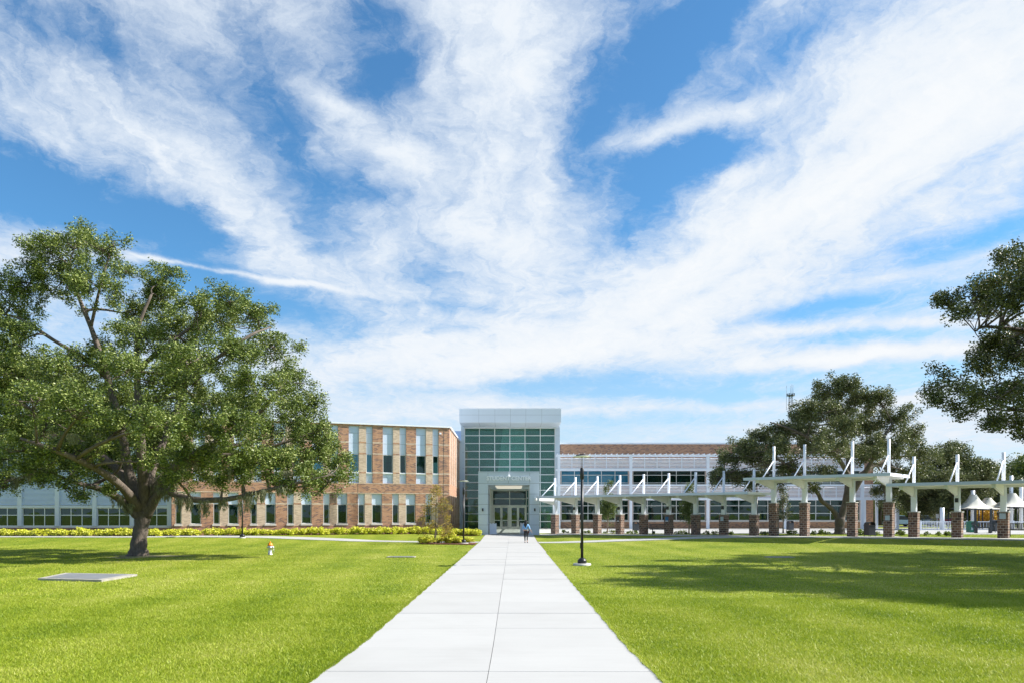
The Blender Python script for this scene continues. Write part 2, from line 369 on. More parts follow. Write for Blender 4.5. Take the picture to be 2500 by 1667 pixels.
def concrete_mat():
    m = bpy.data.materials.new('broom_concrete'); N = NT(m)
    pos = N.n('ShaderNodeNewGeometry').outputs['Position']
    n1 = N.noise(pos, .7, 5, .6)
    mp = N.n('ShaderNodeMapping', {'Vector': pos, 'Scale': (.35, 7, 1)}).outputs[0]
    n2 = N.noise(mp, 1.5, 6, .6); n3 = N.noise(pos, 60, 3, .7)
    vor = N.n('ShaderNodeTexVoronoi', {'Vector': pos, 'Scale': 3.0}).outputs[0]
    spot = N.n('ShaderNodeMapRange', {0: vor, 1: .0, 2: .035, 3: .35, 4: 0}).outputs[0]
    f = N.math('ADD', N.math('MULTIPLY', n1, .5), N.math('MULTIPLY', n2, .35))
    f = N.math('ADD', f, N.math('MULTIPLY', n3, .15))
    col = N.ramp(f, [(.3, (.375,.37,.36)), (.5, (.405,.402,.392)), (.7, (.425,.421,.41))])
    sp_ = N.n('ShaderNodeSeparateXYZ', {0: pos})
    cell = N.n('ShaderNodeCombineXYZ', {0: N.math('FLOOR', N.math('DIVIDE', N.math('SUBTRACT', sp_.outputs[0], -.335), 2.285)), 1: N.math('FLOOR', N.math('DIVIDE', N.math('SUBTRACT', sp_.outputs[1], 10.2), 2.165)), 2: 0.0}).outputs[0]
    wn_ = N.n('ShaderNodeTexWhiteNoise', {'Vector': cell}).outputs['Value']
    st_ = N.n('ShaderNodeMapRange', {0: N.noise(pos, .28, 6, .65, .8), 1: .52, 2: .75, 3: 0, 4: .22}).outputs[0]
    col = N.n('ShaderNodeHueSaturation', {'Value': N.n('ShaderNodeMapRange', {0: wn_, 3: .96, 4: 1.03}).outputs[0], 'Color': col}).outputs[0]
    col = N.mix(st_, col, (.31,.30,.28))
    col = N.mix(spot, col, (.24,.235,.225))
    bp = N.n('ShaderNodeBump', {'Height': n3, 'Strength': .15, 'Distance': .004})
    p = N.n('ShaderNodeBsdfPrincipled', {'Base Color': col, 'Roughness': .85, 'Specular IOR Level': .3, 'Normal': bp.outputs[0]})
    N.out(p.outputs[0]); return m
M['concrete'] = concrete_mat()
M['jointc'] = simple('concrete_joint', (.29,.285,.275), .9)
M['mulch'] = simple('mulch', (.14,.06,.045), .95, 0, .6, 14, .2, .8)
M['asphalt'] = simple('asphalt', (.055,.055,.06), .9, 0, .2, 3)
def grid(name, xs, ys, h, mat, zoff=0):
    X, Y = np.meshgrid(xs, ys); nx, ny = len(xs), len(ys)
    vs = [(float(x), float(y), h(float(x), float(y)) + zoff) for y in ys for x in xs]
    fs = [(j*nx+i, j*nx+i+1, (j+1)*nx+i+1, (j+1)*nx+i) for j in range(ny-1) for i in range(nx-1)]
    mb = MB(); mb.add(vs, fs, 0, True); return mb.build(name, mat)
xs = np.concatenate([[-3000,-1200,-500,-250,-150,-110], np.arange(-90, 90.1, 1.0), [110,150,250,500,1200,3000]])
ys = np.concatenate([[-3000,-1000,-300,-100,-50,-20,-8,-3], np.arange(0, 130.1, 1.0), [150,200,300,600,1300,3500]])
tag(grid('ground', xs, ys, g, M['grass']), kind='structure')
# draped slabs: a strip along a centre line with its own thickness
def strip(name, pts, width, thick=.035, lift=.035, mat=None, seg=.8, widths=None):
    mb = MB(); cl = []
    P = [Vector((p[0], p[1])) for p in pts]
    for i in range(len(P)-1):
        n = max(1, int((P[i+1]-P[i]).length/seg))
        for k in range(n): cl.append((P[i].lerp(P[i+1], k/n), i + k/n))
    cl.append((P[-1], len(P)-1.0))
    rows = []
    for i, (p, t) in enumerate(cl):
        d = (cl[min(i+1, len(cl)-1)][0] - cl[max(i-1, 0)][0]).normalized(); nrm = Vector((-d.y, d.x))
        wd = width
        if widths: a = int(min(t, len(widths)-2)); wd = widths[a] + (widths[a+1]-widths[a])*(t-a)
        m_ = max(2, int(wd/.9)+1)
        rows.append([p + nrm*(wd*(j/(m_-1)-.5)) for j in range(m_)] if not widths else [p + nrm*(wd*(j/4-.5)) for j in range(5)])
    m_ = len(rows[0]); vs = []; 
    for r in rows:
        for q in r: vs.append((q.x, q.y, g(q.x, q.y)+lift))
    n = len(rows); base = len(vs)
    fs = [(i*m_+j, (i+1)*m_+j, (i+1)*m_+j+1, i*m_+j+1) for i in range(n-1) for j in range(m_-1)]
    for r in rows:
        for q in (r[0], r[-1]): vs.append((q.x, q.y, g(q.x, q.y)+lift-thick-.1))
    for i in range(n-1):
        fs.append((i*m_, base+2*i, base+2*i+2, (i+1)*m_)); fs.append((i*m_+m_-1, (i+1)*m_+m_-1, base+2*i+3, base+2*i+1))
    mb.add(vs, fs, 0, False); o = mb.build(name, mat or M['concrete']); return tag(o, kind='structure')
PC = -.335; PW = 4.57
# the main walk: panels parted by real grooves
pm = MB(); edges = [3.0]
joints = [10.2]
yj = 10.2
while yj < 70: yj += 2.165; joints.append(yj)
ye = [2.0] + [j for j in [3.7, 5.87, 8.03] ] + joints; ye = [y for y in ye if y < 70.2] + [71.2]
gap = .005
for i in range(len(ye)-1):
    y0, y1 = ye[i]+gap, ye[i+1]-gap
    for x0, x1 in ((PC-PW/2, PC-gap), (PC+gap, PC+PW/2)):
        dz_ = random.Random(i*7+int(x0*10)).uniform(-.003, .003)
        n = 4; vs = []; 
        for k in range(n+1):
            y = y0+(y1-y0)*k/n
            zt = g(0, y) + .04 + dz_
            vs += [(x0, y, zt), (x1, y, zt), (x0, y, zt-.14), (x1, y, zt-.14)]
        fs = []
        for k in range(n):
            a = k*4; b = a+4
            fs += [(a, a+1, b+1, b), (a, b, b+2, a+2), (a+1, a+3, b+3, b+1)]
        fs += [(0, 2, 3, 1), (n*4, n*4+1, n*4+3, n*4+2)]
        pm.add(vs, fs)
tag(pm.build('footpath', M['concrete']), kind='structure')
jb = MB(); vs = []; ysj = np.arange(2, 71.3, .7)
for y in ysj: vs += [(PC-PW/2+.02, y, g(0, y)+.022), (PC+PW/2-.02, y, g(0, y)+.022)]
jb.add(vs, [(2*i, 2*i+1, 2*i+3, 2*i+2) for i in range(len(ysj)-1)]); tag(jb.build('footpath_base', M['jointc']), kind='structure')
# soil line along both edges of the walk
for nm, xx in (('footpath_edge', PC-PW/2-.02), ('footpath_edge', PC+PW/2+.02)):
    strip(nm, [(xx, 3), (xx, 70)], .05, .01, .012, M['mulch'], .9)
# doorway landing and plaza
def slab(name, poly, lift, mat):
    # polygon filled by a grid draped on the ground
    import bmesh
    bm = bmesh.new(); vs = [bm.verts.new((x, y, 0)) for x, y in poly]; f = bm.faces.new(vs)
    x0 = min(p[0] for p in poly); x1 = max(p[0] for p in poly); y0 = min(p[1] for p in poly); y1 = max(p[1] for p in poly)
    for k in range(int(x0)+1, int(x1)+1, 2):
        bmesh.ops.bisect_plane(bm, geom=bm.verts[:]+bm.edges[:]+bm.faces[:], plane_co=(k,0,0), plane_no=(1,0,0))
    for k in range(int(y0)+1, int(y1)+1, 2):
        bmesh.ops.bisect_plane(bm, geom=bm.verts[:]+bm.edges[:]+bm.faces[:], plane_co=(0,k,0), plane_no=(0,1,0))
    bm.normal_update()
    if f.is_valid and f.normal.z < 0: pass
    mb = MB(); bm.verts.ensure_lookup_table()
    for i, v in enumerate(bm.verts): v.index = i
    mb.add([(v.co.x, v.co.y, g(v.co.x, v.co.y)+lift) for v in bm.verts], [tuple(v.index for v in f.verts) if f.normal.z > 0 else tuple(v.index for v in f.verts)[::-1] for f in bm.faces])
    bm.free(); return tag(mb.build(name, mat), kind='structure')
slab('entrance_landing', [(PC-PW/2+.2, 71.2), (2.1, 71.2), (2.1, 86.4), (PC-PW/2+.2, 86.4)], .035, M['concrete'])
slab('plaza', [(2.55, 75.6), (6.5, 74.6), (12, 70.2), (18, 67.5), (24, 64.5), (30, 61), (36, 57), (60, 48), (75, 60), (75, 86), (46, 86.4), (2.55, 86.4)], .03, M['concrete'])
# walkway under the canopies, in front of the piers
def colp(x):
    k = (x-HX)/F; s = (73*k-4.18)/(.725+.688*k); return s
def linep(s, out=0): return (4.18+.725*s-.688*out, 73-.688*s-.725*out)
strip('covered_walk', [linep(s, 1.35) for s in (-1.0, 10, 20, 30, 40, 52)], 3.4, .03, .04)
strip('cross_path', [(2.0, 57.6), (8, 57.7), (14, 57.0), (18.0, 56.1), (21.0, 55.0), (24.5, 53.2), (26.5, 51.4)], 2.4, .03, .03, widths=[1.9,1.9,1.9,2.2,3.0,4.0,4.4])
strip('garden_path', [(-2.6, 57.9), (-9, 59.3), (-14.5, 61.2), (-21, 62.2), (-26.5, 61.8), (-31, 60.6), (-43, 61.0), (-62, 61.5)], 1.9, .03, .03)
slab('road', [(34, 98), (150, 80), (150, 92), (34, 108)], .03, M['asphalt'])
# grass blades over the near lawn (scattered clump by clump)
rng = np.random.default_rng(5)
def edge_blades():
    n = 26000; Y = 8.5+(rng.random(n)**1.6)*34; side = rng.random(n) < .5
    X = np.where(side, PC-PW/2-.05+.06*rng.random(n), PC+PW/2-.01+.06*rng.random(n)); lean = np.where(side, 1, -1)*(.02+.035*rng.random(n))
    X = X+.03*np.sin(Y*5.1)*np.where(side,-1,1)*.4
    Z = np.array([g(0.0, float(b)) for b in np.round(Y,2)]); h = .045+.04*rng.random(n); an = rng.random(n)*6.283; wd = .006+.0004*Y
    V = np.empty((n,3,3), np.float32); dx = np.cos(an)*wd; dy_ = np.sin(an)*wd
    V[:,0,0]=X-dx; V[:,0,1]=Y-dy_; V[:,0,2]=Z; V[:,1,0]=X+dx; V[:,1,1]=Y+dy_; V[:,1,2]=Z
    V[:,2,0]=X+lean; V[:,2,1]=Y+rng.normal(size=n)*.03; V[:,2,2]=Z+h
    return V.reshape(-1,3)
def blades(n, y0, y1, hgt, wid, power):
    t = rng.random(n); Y = (y0**power + t*(y1**power-y0**power))**(1/power)
    X = (rng.random(n)*2-1)*Y*.72
    keep = (X < PC-PW/2+.015) | (X > PC+PW/2-.015); X = X[keep]; Y = Y[keep]; n = len(X)
    Z = np.array([g(float(a), float(b)) for a, b in zip(np.round(X,1), np.round(Y,2))])
    h = hgt*(.55+.9*rng.random(n)); wd = wid*(.6+.8*rng.random(n)); an = rng.random(n)*2*np.pi
    le = .75*rng.normal(size=(n,2))*h[:,None]
    dx = np.cos(an)*wd/2; dy_ = np.sin(an)*wd/2
    V = np.empty((n,3,3), np.float32)
    V[:,0,0] = X-dx; V[:,0,1] = Y-dy_; V[:,0,2] = Z-.005
    V[:,1,0] = X+dx; V[:,1,1] = Y+dy_; V[:,1,2] = Z-.005
    V[:,2,0] = X+le[:,0]; V[:,2,1] = Y+le[:,1]; V[:,2,2] = Z+h
    return V.reshape(-1,3)
V = np.concatenate([blades(560000, 8.8, 20, .036, .0105, 1.2), blades(480000, 10, 62, .038, .021, .35), edge_blades()])
nf = len(V)//3
me = bpy.data.meshes.new('grass'); me.vertices.add(len(V)); me.vertices.foreach_set('co', V.ravel())
me.loops.add(len(V)); me.loops.foreach_set('vertex_index', np.arange(len(V), dtype=np.int32))
me.polygons.add(nf); me.polygons.foreach_set('loop_start', np.arange(nf, dtype=np.int32)*3); me.polygons.foreach_set('loop_total', np.full(nf, 3, np.int32))
me.update(); me.validate(); me.materials.append(blade_mat())
go = bpy.data.objects.new('grass', me); COL.objects.link(go); tag(go, 'short bright green mown grass blades of the lawn', 'grass', kind='stuff')
# ------------------------------------------------------------------ helpers for facades
def wall_open(mb, u0, u1, z0, z1, y0, y1, ops, mat=0):
    us = sorted(set([u0, u1] + [o[0] for o in ops] + [o[1] for o in ops])); us = [u for u in us if u0 <= u <= u1]
    for a, b in zip(us, us[1:]):
        if b-a < 1e-4: continue
        c = (a+b)/2; iv = sorted((o[2], o[3]) for o in ops if o[0] < c < o[1]); z = z0
        for p, q in iv:
            if p > z+1e-4: mb.box(a, b, y0, y1, z, p, mat)
            z = q
        if z1 > z+1e-4: mb.box(a, b, y0, y1, z, z1, mat)
def win_frame(u0, u1, z0, z1, y, mus=(), mzs=(), t=.05, d=.08):
    mb = MB()
    mb.box(u0, u0+t, y, y+d, z0, z1); mb.box(u1-t, u1, y, y+d, z0, z1)
    mb.box(u0+t, u1-t, y, y+d, z0, z0+t); mb.box(u0+t, u1-t, y, y+d, z1-t, z1)
    zz = sorted([z0+t] + [m for m in mzs] + [z1-t])
    for m in mus: mb.box(m-t/2, m+t/2, y+.002, y+d-.002, z0+t, z1-t)
    uu = [u0+t] + [x for m in mus for x in (m-t/2, m+t/2)] + [u1-t]
    for m in mzs:
        for i in range(0, len(uu), 2): mb.box(uu[i], uu[i+1], y+.004, y+d-.004, m-t/2, m+t/2)
    return mb
def window(parent, u0, u1, z0, z1, y, mus=(), mzs=(), t=.05, gm=None, blind=None, fm=None, name='window', d=.08):
    f = win_frame(u0, u1, z0, z1, y, mus, mzs, t, d).build(name, fm or M['frame'], parent)
    MB().box(u0+t*.5, u1-t*.5, y+d*.45, y+d*.45+.008, z0+t*.5, z1-t*.5).build('pane', gm or M['glass'], f)
    if blind:
        MB().box(u0+t, u1-t, y+d+.05, y+d+.06, z1-t-(z1-z0-2*t)*blind, z1-t).build('blind', M['blind'], f)
    return f
rb = random.Random(11)

# ------------------------------------------------------------------ glass entrance block
T = thing('student_center', 'glass entrance block with grey metal crown and projecting portal lettered STUDENT CENTER', 'building', (0, 86, 0))
# local y = 0 is the glass plane
xl, xr = PX(1126, 86), PX(1366.5, 86); gl, gr = PX(1133.8, 86), PX(1355.6, 86); zt = PZ(1043.5, 86); zb = .44
for a, c in ((xl, gl), (gr, xr)):
    b = MB(); b.box(a, c, -.25, .5, .3, zt+.35)
    for z in np.arange(1.8, zt, 1.9): b.box(a-.004, c+.004, -.254, -.24, z, z+.018, 1)
    b.build('side_pier', [M['panel'], M['joint']], T)
MB().box(gl, gr, -.10, .5, zt, zt+.35).build('head_panel', M['panel'], T)
MB().box(xl, xl+.3, .5, 24, .3, zt+.35).build('side_wall', M['panel'], T); MB().box(xr-.3, xr, .5, 24, .3, zt+.35).build('side_wall', M['panel'], T)
fx0, fx1 = PX(1121.3, 81.7), PX(1369.8, 81.7); fz0, fz1 = PZ(1030.2, 81.7), PZ(995.8, 81.7)
b = MB(); b.box(fx0, fx1, -4.3, 24, fz0, fz1-.06, 0); b.box(fx0-.03, fx1+.03, -4.33, 24.03, fz1-.06, fz1, 1)
for xx in (PX(1168.7,81.7), PX(1208,81.7), PX(1246,81.7), PX(1283.6,81.7), PX(1322.4,81.7)): b.box(xx, xx+.02, -4.306, -4.29, fz0, fz1-.06, 2)
zm = PZ(1012.2, 81.7); b.box(fx0, fx1, -4.308, -4.29, zm, zm+.02, 2)
for xx in (PX(1168.7,81.7), PX(1208,81.7), PX(1246,81.7), PX(1283.6,81.7), PX(1322.4,81.7)): b.box(xx, xx+.02, -4.29, -.3, fz0-.006, fz0+.004, 2)
b.build('crown', [simple('crown_panel', (.70,.755,.82), .4, 0, .03, .4), M['white'], simple('soft_joint', (.32,.34,.36), .7)], T)
mus = [PX(x, 86) for x in (1170.4, 1207.8, 1244.8, 1281.7, 1319)]
mz = [PZ(1043.5 + 19.03*i, 86) for i in range(1, 13)]
cw = win_frame(gl, gr, zb, zt, -.10, mus, mz, .085, .16).build('curtain_wall', M['frame'], T)
MB().box(gl+.02, gr-.02, -.02, -.008, zb+.02, zt-.02).build('pane', M['glass_green'], cw)
b = MB()     # interior: floors, core
b.box(xl+.3, xr-.3, 9, 9.2, .3, fz0); b.box(xl+.3, xr-.3, .4, 9, .30, .42); b.box(gl, gr, 2.5, 9, 5.6, 5.95)
b.build('interior', M['interior'], T)
MB().box(-6.3, -5.9, -.35, .2, .2, 10.55).build('link_wall', M['panel'], T)
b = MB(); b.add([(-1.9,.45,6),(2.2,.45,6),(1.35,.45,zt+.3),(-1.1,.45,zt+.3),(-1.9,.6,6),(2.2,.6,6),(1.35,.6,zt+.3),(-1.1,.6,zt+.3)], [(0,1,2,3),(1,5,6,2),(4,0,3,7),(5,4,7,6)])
b.build('reflection_shape', simple('reflection_white', (.93,.96,.97), .7), T)  # added pale shape standing in for a reflection in the tower glass
b = MB(); b.box(xl+.3, xr-.3, 23.7, 24, .3, fz0); b.box(xl+.3,xr-.3,.5,24,fz0-.2,fz0-.003); b.build('rear_wall', M['panel'], T)
MB().box(-9.0, -6.25, 4, 14, 10.5, PZ(1051, 90)).build('penthouse', M['panel_light'], T)
# portal
p0, p1 = PX(1167.6, 71), PX(1317, 71); o0, o1 = PX(1191.3, 71), PX(1292.8, 71); pz = PZ(1149.7, 71); oz = PZ(1182.4, 71)
b = MB(); b.box(p0, o0, -15, -9.2, .1, oz); b.box(o1, p1, -15, -9.2, .1, oz); b.box(p0, p1, -15, -.26, oz, pz)
for xx in (o0, p1-.25):
    ww = .25
    f = MB()
    for yy in (-9.2, -6.6, -4.0, -1.45): f.box(xx-ww+.05 if xx == o0 else xx, xx if xx == o0 else xx+ww-.05, yy, yy+.12, .35, oz)
    f.box(xx-.15, xx, -9.08, -1.45, 3.1, 3.2); fo = f.build('side_glazing', M['door_frame'], T)
    MB().box(xx-.10, xx-.09, -9.1, -1.4, .4, oz-.002).build('pane', M['clear_glass'], fo)
jz = [PZ(y, 71) for y in (1205, 1230.4, 1255.4, 1280.5)]
for z in jz: b.box(p0-.004, o0, -15.006, -14.99, z, z+.022, 1); b.box(o1, p1+.004, -15.006, -14.99, z, z+.022, 1)
z = PZ(1179.3, 71); b.box(p0-.004, p1+.004, -15.006, -14.99, z, z+.022, 1)
b.box(p0-.004, p1+.004, -15.006, -14.99, pz-.12, pz-.105, 1)
for xx in (o0+.0, PX(1241.5, 71), o1+.02): b.box(xx-.011, xx+.011, -15.007, -14.99, z+.022, pz-.12, 1)
for z in jz: b.box(o0-.004, o0+.006, -15, -9.2, z, z+.022, 1)
for yy in (-12.6,-10.6): b.box(o0-.004, o0+.006, yy, yy+.02, .3, oz, 1)
por = b.build('portal', [M['panel'], M['joint']], T)
lit = bpy.data.materials.new('ceiling_light'); NN = NT(lit); NN.out(NN.n('ShaderNodeEmission', {'Color': (1,.93,.74,1), 'Strength': .55}).outputs[0])
for k in range(3):
    b = MB(); yy = -12.6 + 3.4*k; b.box(-1.75, .95, yy, yy+1.2, oz-.03, oz-.004); b.build('ceiling_panel', lit, por)
tx = bpy.data.curves.new('lettering', 'FONT'); tx.body = 'STUDENT CENTER'; tx.size = .52; tx.extrude = .03; tx.align_x = 'CENTER'; tx.space_character = 1.02; tx.materials.append(M['letter']); tx.offset = .017
to = bpy.data.objects.new('lettering', tx); COL.objects.link(to); to.parent = T
bpy.context.view_layer.update()
wd = to.dimensions.x; to.scale = (4.30/wd, 1.0, 1)
lme = bpy.data.meshes.new_from_object(to.evaluated_get(bpy.context.evaluated_depsgraph_get())); lme.name = 'lettering'
lsx = to.scale.x; bpy.data.objects.remove(to); to = bpy.data.objects.new('lettering', lme); COL.objects.link(to); to.parent = T; to.scale = (lsx, 1, 1)
to.location = (PX(1242.3, 71), -15.05, PZ(1170.9, 71)); to.rotation_euler = (R(90), 0, 0)
for x in (1178.7, 1305.4):
    b = MB(); X = PX(x, 71); b.box(X-.07, X+.07, -15.12, -15.0, PZ(1246.6, 71), PZ(1239.8, 71)); b.box(X-.05, X+.05, -15.15, -15.12, PZ(1246.2, 71), PZ(1240.2, 71)); b.build('wall_light', M['black'], T)
b = MB(); X = PX(1242.3, 71); b.tube([(X, -15, 6.15), (X, -15.35, 6.2), (X, -15.45, 6.05)], .018, 6); b.lathe([(.02,0),(.05,-.03),(.05,-.12),(.035,-.16)], (X, -15.45, 6.05), 10); b.lathe([(.10,0),(.16,-.03),(.17,-.06)], (X, -15.45, 5.9), 12)
b.build('security_camera', M['white'], T)
# door wall at the rear of the portal
b = MB(); b.box(o0, PX(1202, 85), -1, -.8, .3, oz); b.box(PX(1286, 85), o1, -1, -.8, .3, oz); b.box(PX(1202,85), PX(1286,85), -1, -.8, PZ(1195.5, 85), oz); b.build('door_surround', M['door_frame'], T)
tr0, tr1 = PX(1202, 85), PX(1286, 85)
window(T, tr0, tr1, PZ(1233.5, 85), PZ(1195.5, 85), -.95, [PX(1244.2, 85)], [PZ(1216.3, 85)], .09, M['glass'], None, M['door_frame'], 'transom_window')
dz0 = .47; dz1 = PZ(1233.5, 85)
MB().box(tr0, tr0+.12, -.98, -.85, dz0, dz1).box(tr1-.12, tr1, -.98, -.85, dz0, dz1).box(PX(1244.2,85)-.09, PX(1244.2,85)+.09, -.98, -.85, dz0, dz1).box(tr0+.12, tr1-.12, -.976, -.86, dz1-.10, dz1).build('door_frame', M['door_frame'], T)
MB().box(tr0, tr1, -1.6, -.8, .44, .475).build('threshold', M['dark'], T)
for a, c in ((1204.9, 1223.9), (1224.1, 1242.1), (1246.2, 1264.6), (1264.8, 1283.5)):
    u0, u1 = PX(a, 85), PX(c, 85)
    f = win_frame(u0, u1, dz0, dz1-.10, -.95, [], [], .13, .06); f.box(u0+.13, u1-.13, -.95, -.89, dz0+.13, dz0+.32); f = f.build('door', M['door_frame'], T)
    MB().box(u0+.12, u1-.12, -.925, -.915, dz0+.3, dz1-.22).build('pane', M['glass'], f)
    hx = u1-.11 if a in (1204.9, 1246.2) else u0+.11
    MB().tube([(hx,-.95,dz0+1.0),(hx,-1.02,dz0+1.0),(hx,-1.02,dz0+1.35),(hx,-.95,dz0+1.35)], .015, 6).build('handle', M['dark'], f)
    MB().box(u0+.13, u1-.13, -.94, -.90, dz0+1.0, dz0+1.06).build('push_bar', M['frame'], f)

# ------------------------------------------------------------------ brick wing on the left (wall line slants towards us)
ang = math.atan(.3465)
cx, cy = -6.17, 71.7
def a_px(x):                     # distance along the wall, to the left of the corner
    k = (x-HX)/F; X = k*(71.7+.3465*6.17)/(1-.3465*k); return -(X-cx)/math.cos(ang)
W = thing('brick_wing', 'two storey red and tan brick wing left of the glass entrance, tall slot windows', 'building', (cx, cy, 0), ang)
def u_(x): return -a_px(x)       # local x, corner at 0, negative to the left; outside is -y
r3 = lambda X: 780 + X/4.1275
r2 = lambda X: 400 + X/3.92
L = -a_px(419)
up = [(r3(1310), 'r'), (r3(1202), 'N'), (r3(1140), 't'), (r3(1074), 'W'), (r3(973), 'r'), (r3(874), 'N'), (r3(808), 't'), (r3(742), 'W'), (r3(638), 'r'), (r3(536), 'N'), (r3(470), 't'), (r3(398), 'W'), (r3(295), 'r'), (r3(188), 'N'), (r3(112), 't'), (r3(42), 'W')]
us = [u_(x) for x, _ in up]; us[0] = 0.0; kinds = [k for _, k in up]
per = {'r': 1.02, 'N': .66, 't': .66, 'W': 1.02}; order = ['r', 'N', 't', 'W']
while us[-1] > L: kinds_next = order[(order.index(kinds[-1])+1) % 4]; us.append(us[-1]-per[kinds[-1]]); kinds.append(kinds_next)
upper = [(us[i+1], us[i], kinds[i]) for i in range(len(us)-1)]
lo = [(r3(1310),'r'),(r3(1195),'t'),(r3(1132),'N'),(r3(1070),'r'),(r3(968),'W'),(r3(870),'t'),(r3(800),'N'),(r3(733),'r'),(r3(630),'W'),(r3(527),'t'),(r3(457),'N'),(r3(388),'r'),(r3(282),'W'),(r3(180),'t'),(r3(102),'N'),
      (r2(1858),'r'),(r2(1755),'W'),(r2(1655),'t'),(r2(1587),'N'),(r2(1525),'r'),(r2(1415),'W'),(r2(1315),'t'),(r2(1243),'N'),(r2(1180),'r'),(r2(1070),'W'),(r2(970),'t'),(r2(890),'N'),(r2(828),'r'),(r2(715),'W'),(r2(613),'t'),(r2(535),'N'),(r2(470),'r'),(r2(355),'W'),(r2(250),'t'),(r2(170),'N'),(r2(107),'r'),(419,'x')]
lus = [u_(x) for x, _ in lo]; lus[0] = 0.0
lower = [(lus[i+1], lus[i], lo[i][1]) for i in range(len(lus)-1)]
ZU0, ZU1, ZL0, ZL1 = 5.13, 10.47, 1.18, 4.16
wall = MB(); L0 = L - .0
wall.box(L0, 0, 0, .35, -.2, ZL0, 0); wall.box(L0, 0, 0, .35, ZL1, ZU0, 0); wall.box(L0, 0, 0, .35, ZU1, 10.60, 0)
def bandz(kind, z): return z
wn = 0
for rows, z0, z1 in ((upper, ZU0, ZU1), (lower, ZL0, ZL1)):
    bands = (8.86, 7.82, 6.05) if z0 > 5 else (3.10,)
    for a, b_, k in rows:
        a = max(a, L0)
        if b_-a < .05: continue
        if k in 'rt':
            mi = 0 if k == 'r' else 1; y = 0 if k == 'r' else .012
            zs = [z0] + [z for q in sorted(bands) for z in (q, q+.13)] + [z1]
            for i in range(len(zs)-1):
                wall.box(a, b_, y + (0 if i % 2 == 0 else -.004), .35, zs[i], zs[i+1], mi if i % 2 == 0 else 1-mi)
        else:
            uw0, uw1 = (a+.03, b_-.03)
            if z0 > 5:
                zw0, zw1 = 6.13, 7.84
                f = window(W, uw0, uw1, zw0, zw1, .14, t=.045, gm=M['glass_sky_reflect'] if a < u_(r3(600)) else M['glass'], blind=rb.choice([1, .2, .9, .35, 1]))
                MB().box(a, b_, .16, .24, z0, 6.09).build('metal_panel', M['panel_light'], f)
                MB().box(a, b_, .16, .24, 7.86, z1).box(a, b_, .155, .17, 8.865, 8.88, 1).box(a, b_, .155, .17, 9.80, 9.815, 1).build('metal_panel', [M['panel_light'], M['joint']], f)
                MB().box(a, b_, .02, .24, 6.05, 6.128).build('sill', M['white'], f)
            else:
                f = window(W, uw0, uw1, 1.37, 3.13, .14, t=.05, gm=M['glass'], blind=rb.choice([.5, 1, 1, .25, 1, .55]))
                MB().box(a, b_, .16, .24, 3.14, z1).build('metal_panel', M['panel_light'], f)
                MB().box(a-.05, b_+.05, -.06, .24, 1.20, 1.365).build('sill', M['sill'], f)
# thin contrasting courses top and bottom of the window bands
for z in (ZU0-.07, ZL1, ZL0-.08): wall.box(L0, 0, -.010, .02, z, z+.065, 1 if z > 2 else 0)
# return wall facing the entrance, running straight back along the path direction
dirx, diry = math.sin(ang), math.cos(ang)      # world +Y in local axes
nx, ny = math.cos(ang), -math.sin(ang)         # world +X in local axes
def ret(s0, s1, z0, z1, out, mat, th=.3): wall.obox((dirx*s0+nx*(out-th), diry*s0+ny*(out-th), z0), (dirx*(s1-s0), diry*(s1-s0), 0), (nx*th, ny*th, 0), (0,0,z1-z0), mat)
ret(0.001, 14.2, -.2, ZL0, 0, 0); ret(0.001, 14.2, ZL1, ZU0, 0, 0); ret(0.001, 14.2, ZU1, 10.60, 0, 0)
s = 0.001; i = 0
while s < 14.2:
    l = (.95, .42, .60, .42)[i % 4] ; e = min(14.2, s+l)
    if i % 4 in (0, 2): ret(s, e, ZU0, ZU1, 0, 0 if i % 4 == 0 else 1); ret(s, e, ZL0, ZL1, 0, 0 if i % 4 == 0 else 1)
    else:
        for q0, q1, mm in ((ZU0, 6.1, 2), (7.84, ZU1, 2), (3.13, ZL1, 2), (6.1, 7.84, 3), (ZL0, 3.13, 3)): ret(s, e, q0, q1, -.12, mm, .05)
    s = e; i += 1
wall.build('wall', [M['redbrick'], M['tanbrick'], M['panel_light'], M['int_dark']], W)
b = MB()
rf = [(L0-.05, -.12, 10.60), (.12, -.12, 10.60), (dirx*14.3+.12, diry*14.3, 10.60), (dirx*30, diry*30, 10.60), (L0-.05, 26, 10.60)]
b.prism(rf, (0,0,.13)); b.build('roof_coping', M['white'], W)
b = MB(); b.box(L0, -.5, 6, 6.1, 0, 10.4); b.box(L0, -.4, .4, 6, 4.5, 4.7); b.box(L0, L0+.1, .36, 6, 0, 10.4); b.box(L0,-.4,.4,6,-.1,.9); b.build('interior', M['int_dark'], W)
MB().box(-1.0, -.8, -.03, .0, 9.95, 10.1).build('sign_plate', M['white'], W)
# downpipe-like control joints
b = MB()
for x in (r3(1252), r3(388)): b.box(u_(x)-.012, u_(x)+.012, -.014, .0, .3 if x > 900 else 4.2, 10.5 if x > 900 else 5.1)
b.build('control_joint', M['joint'], W)

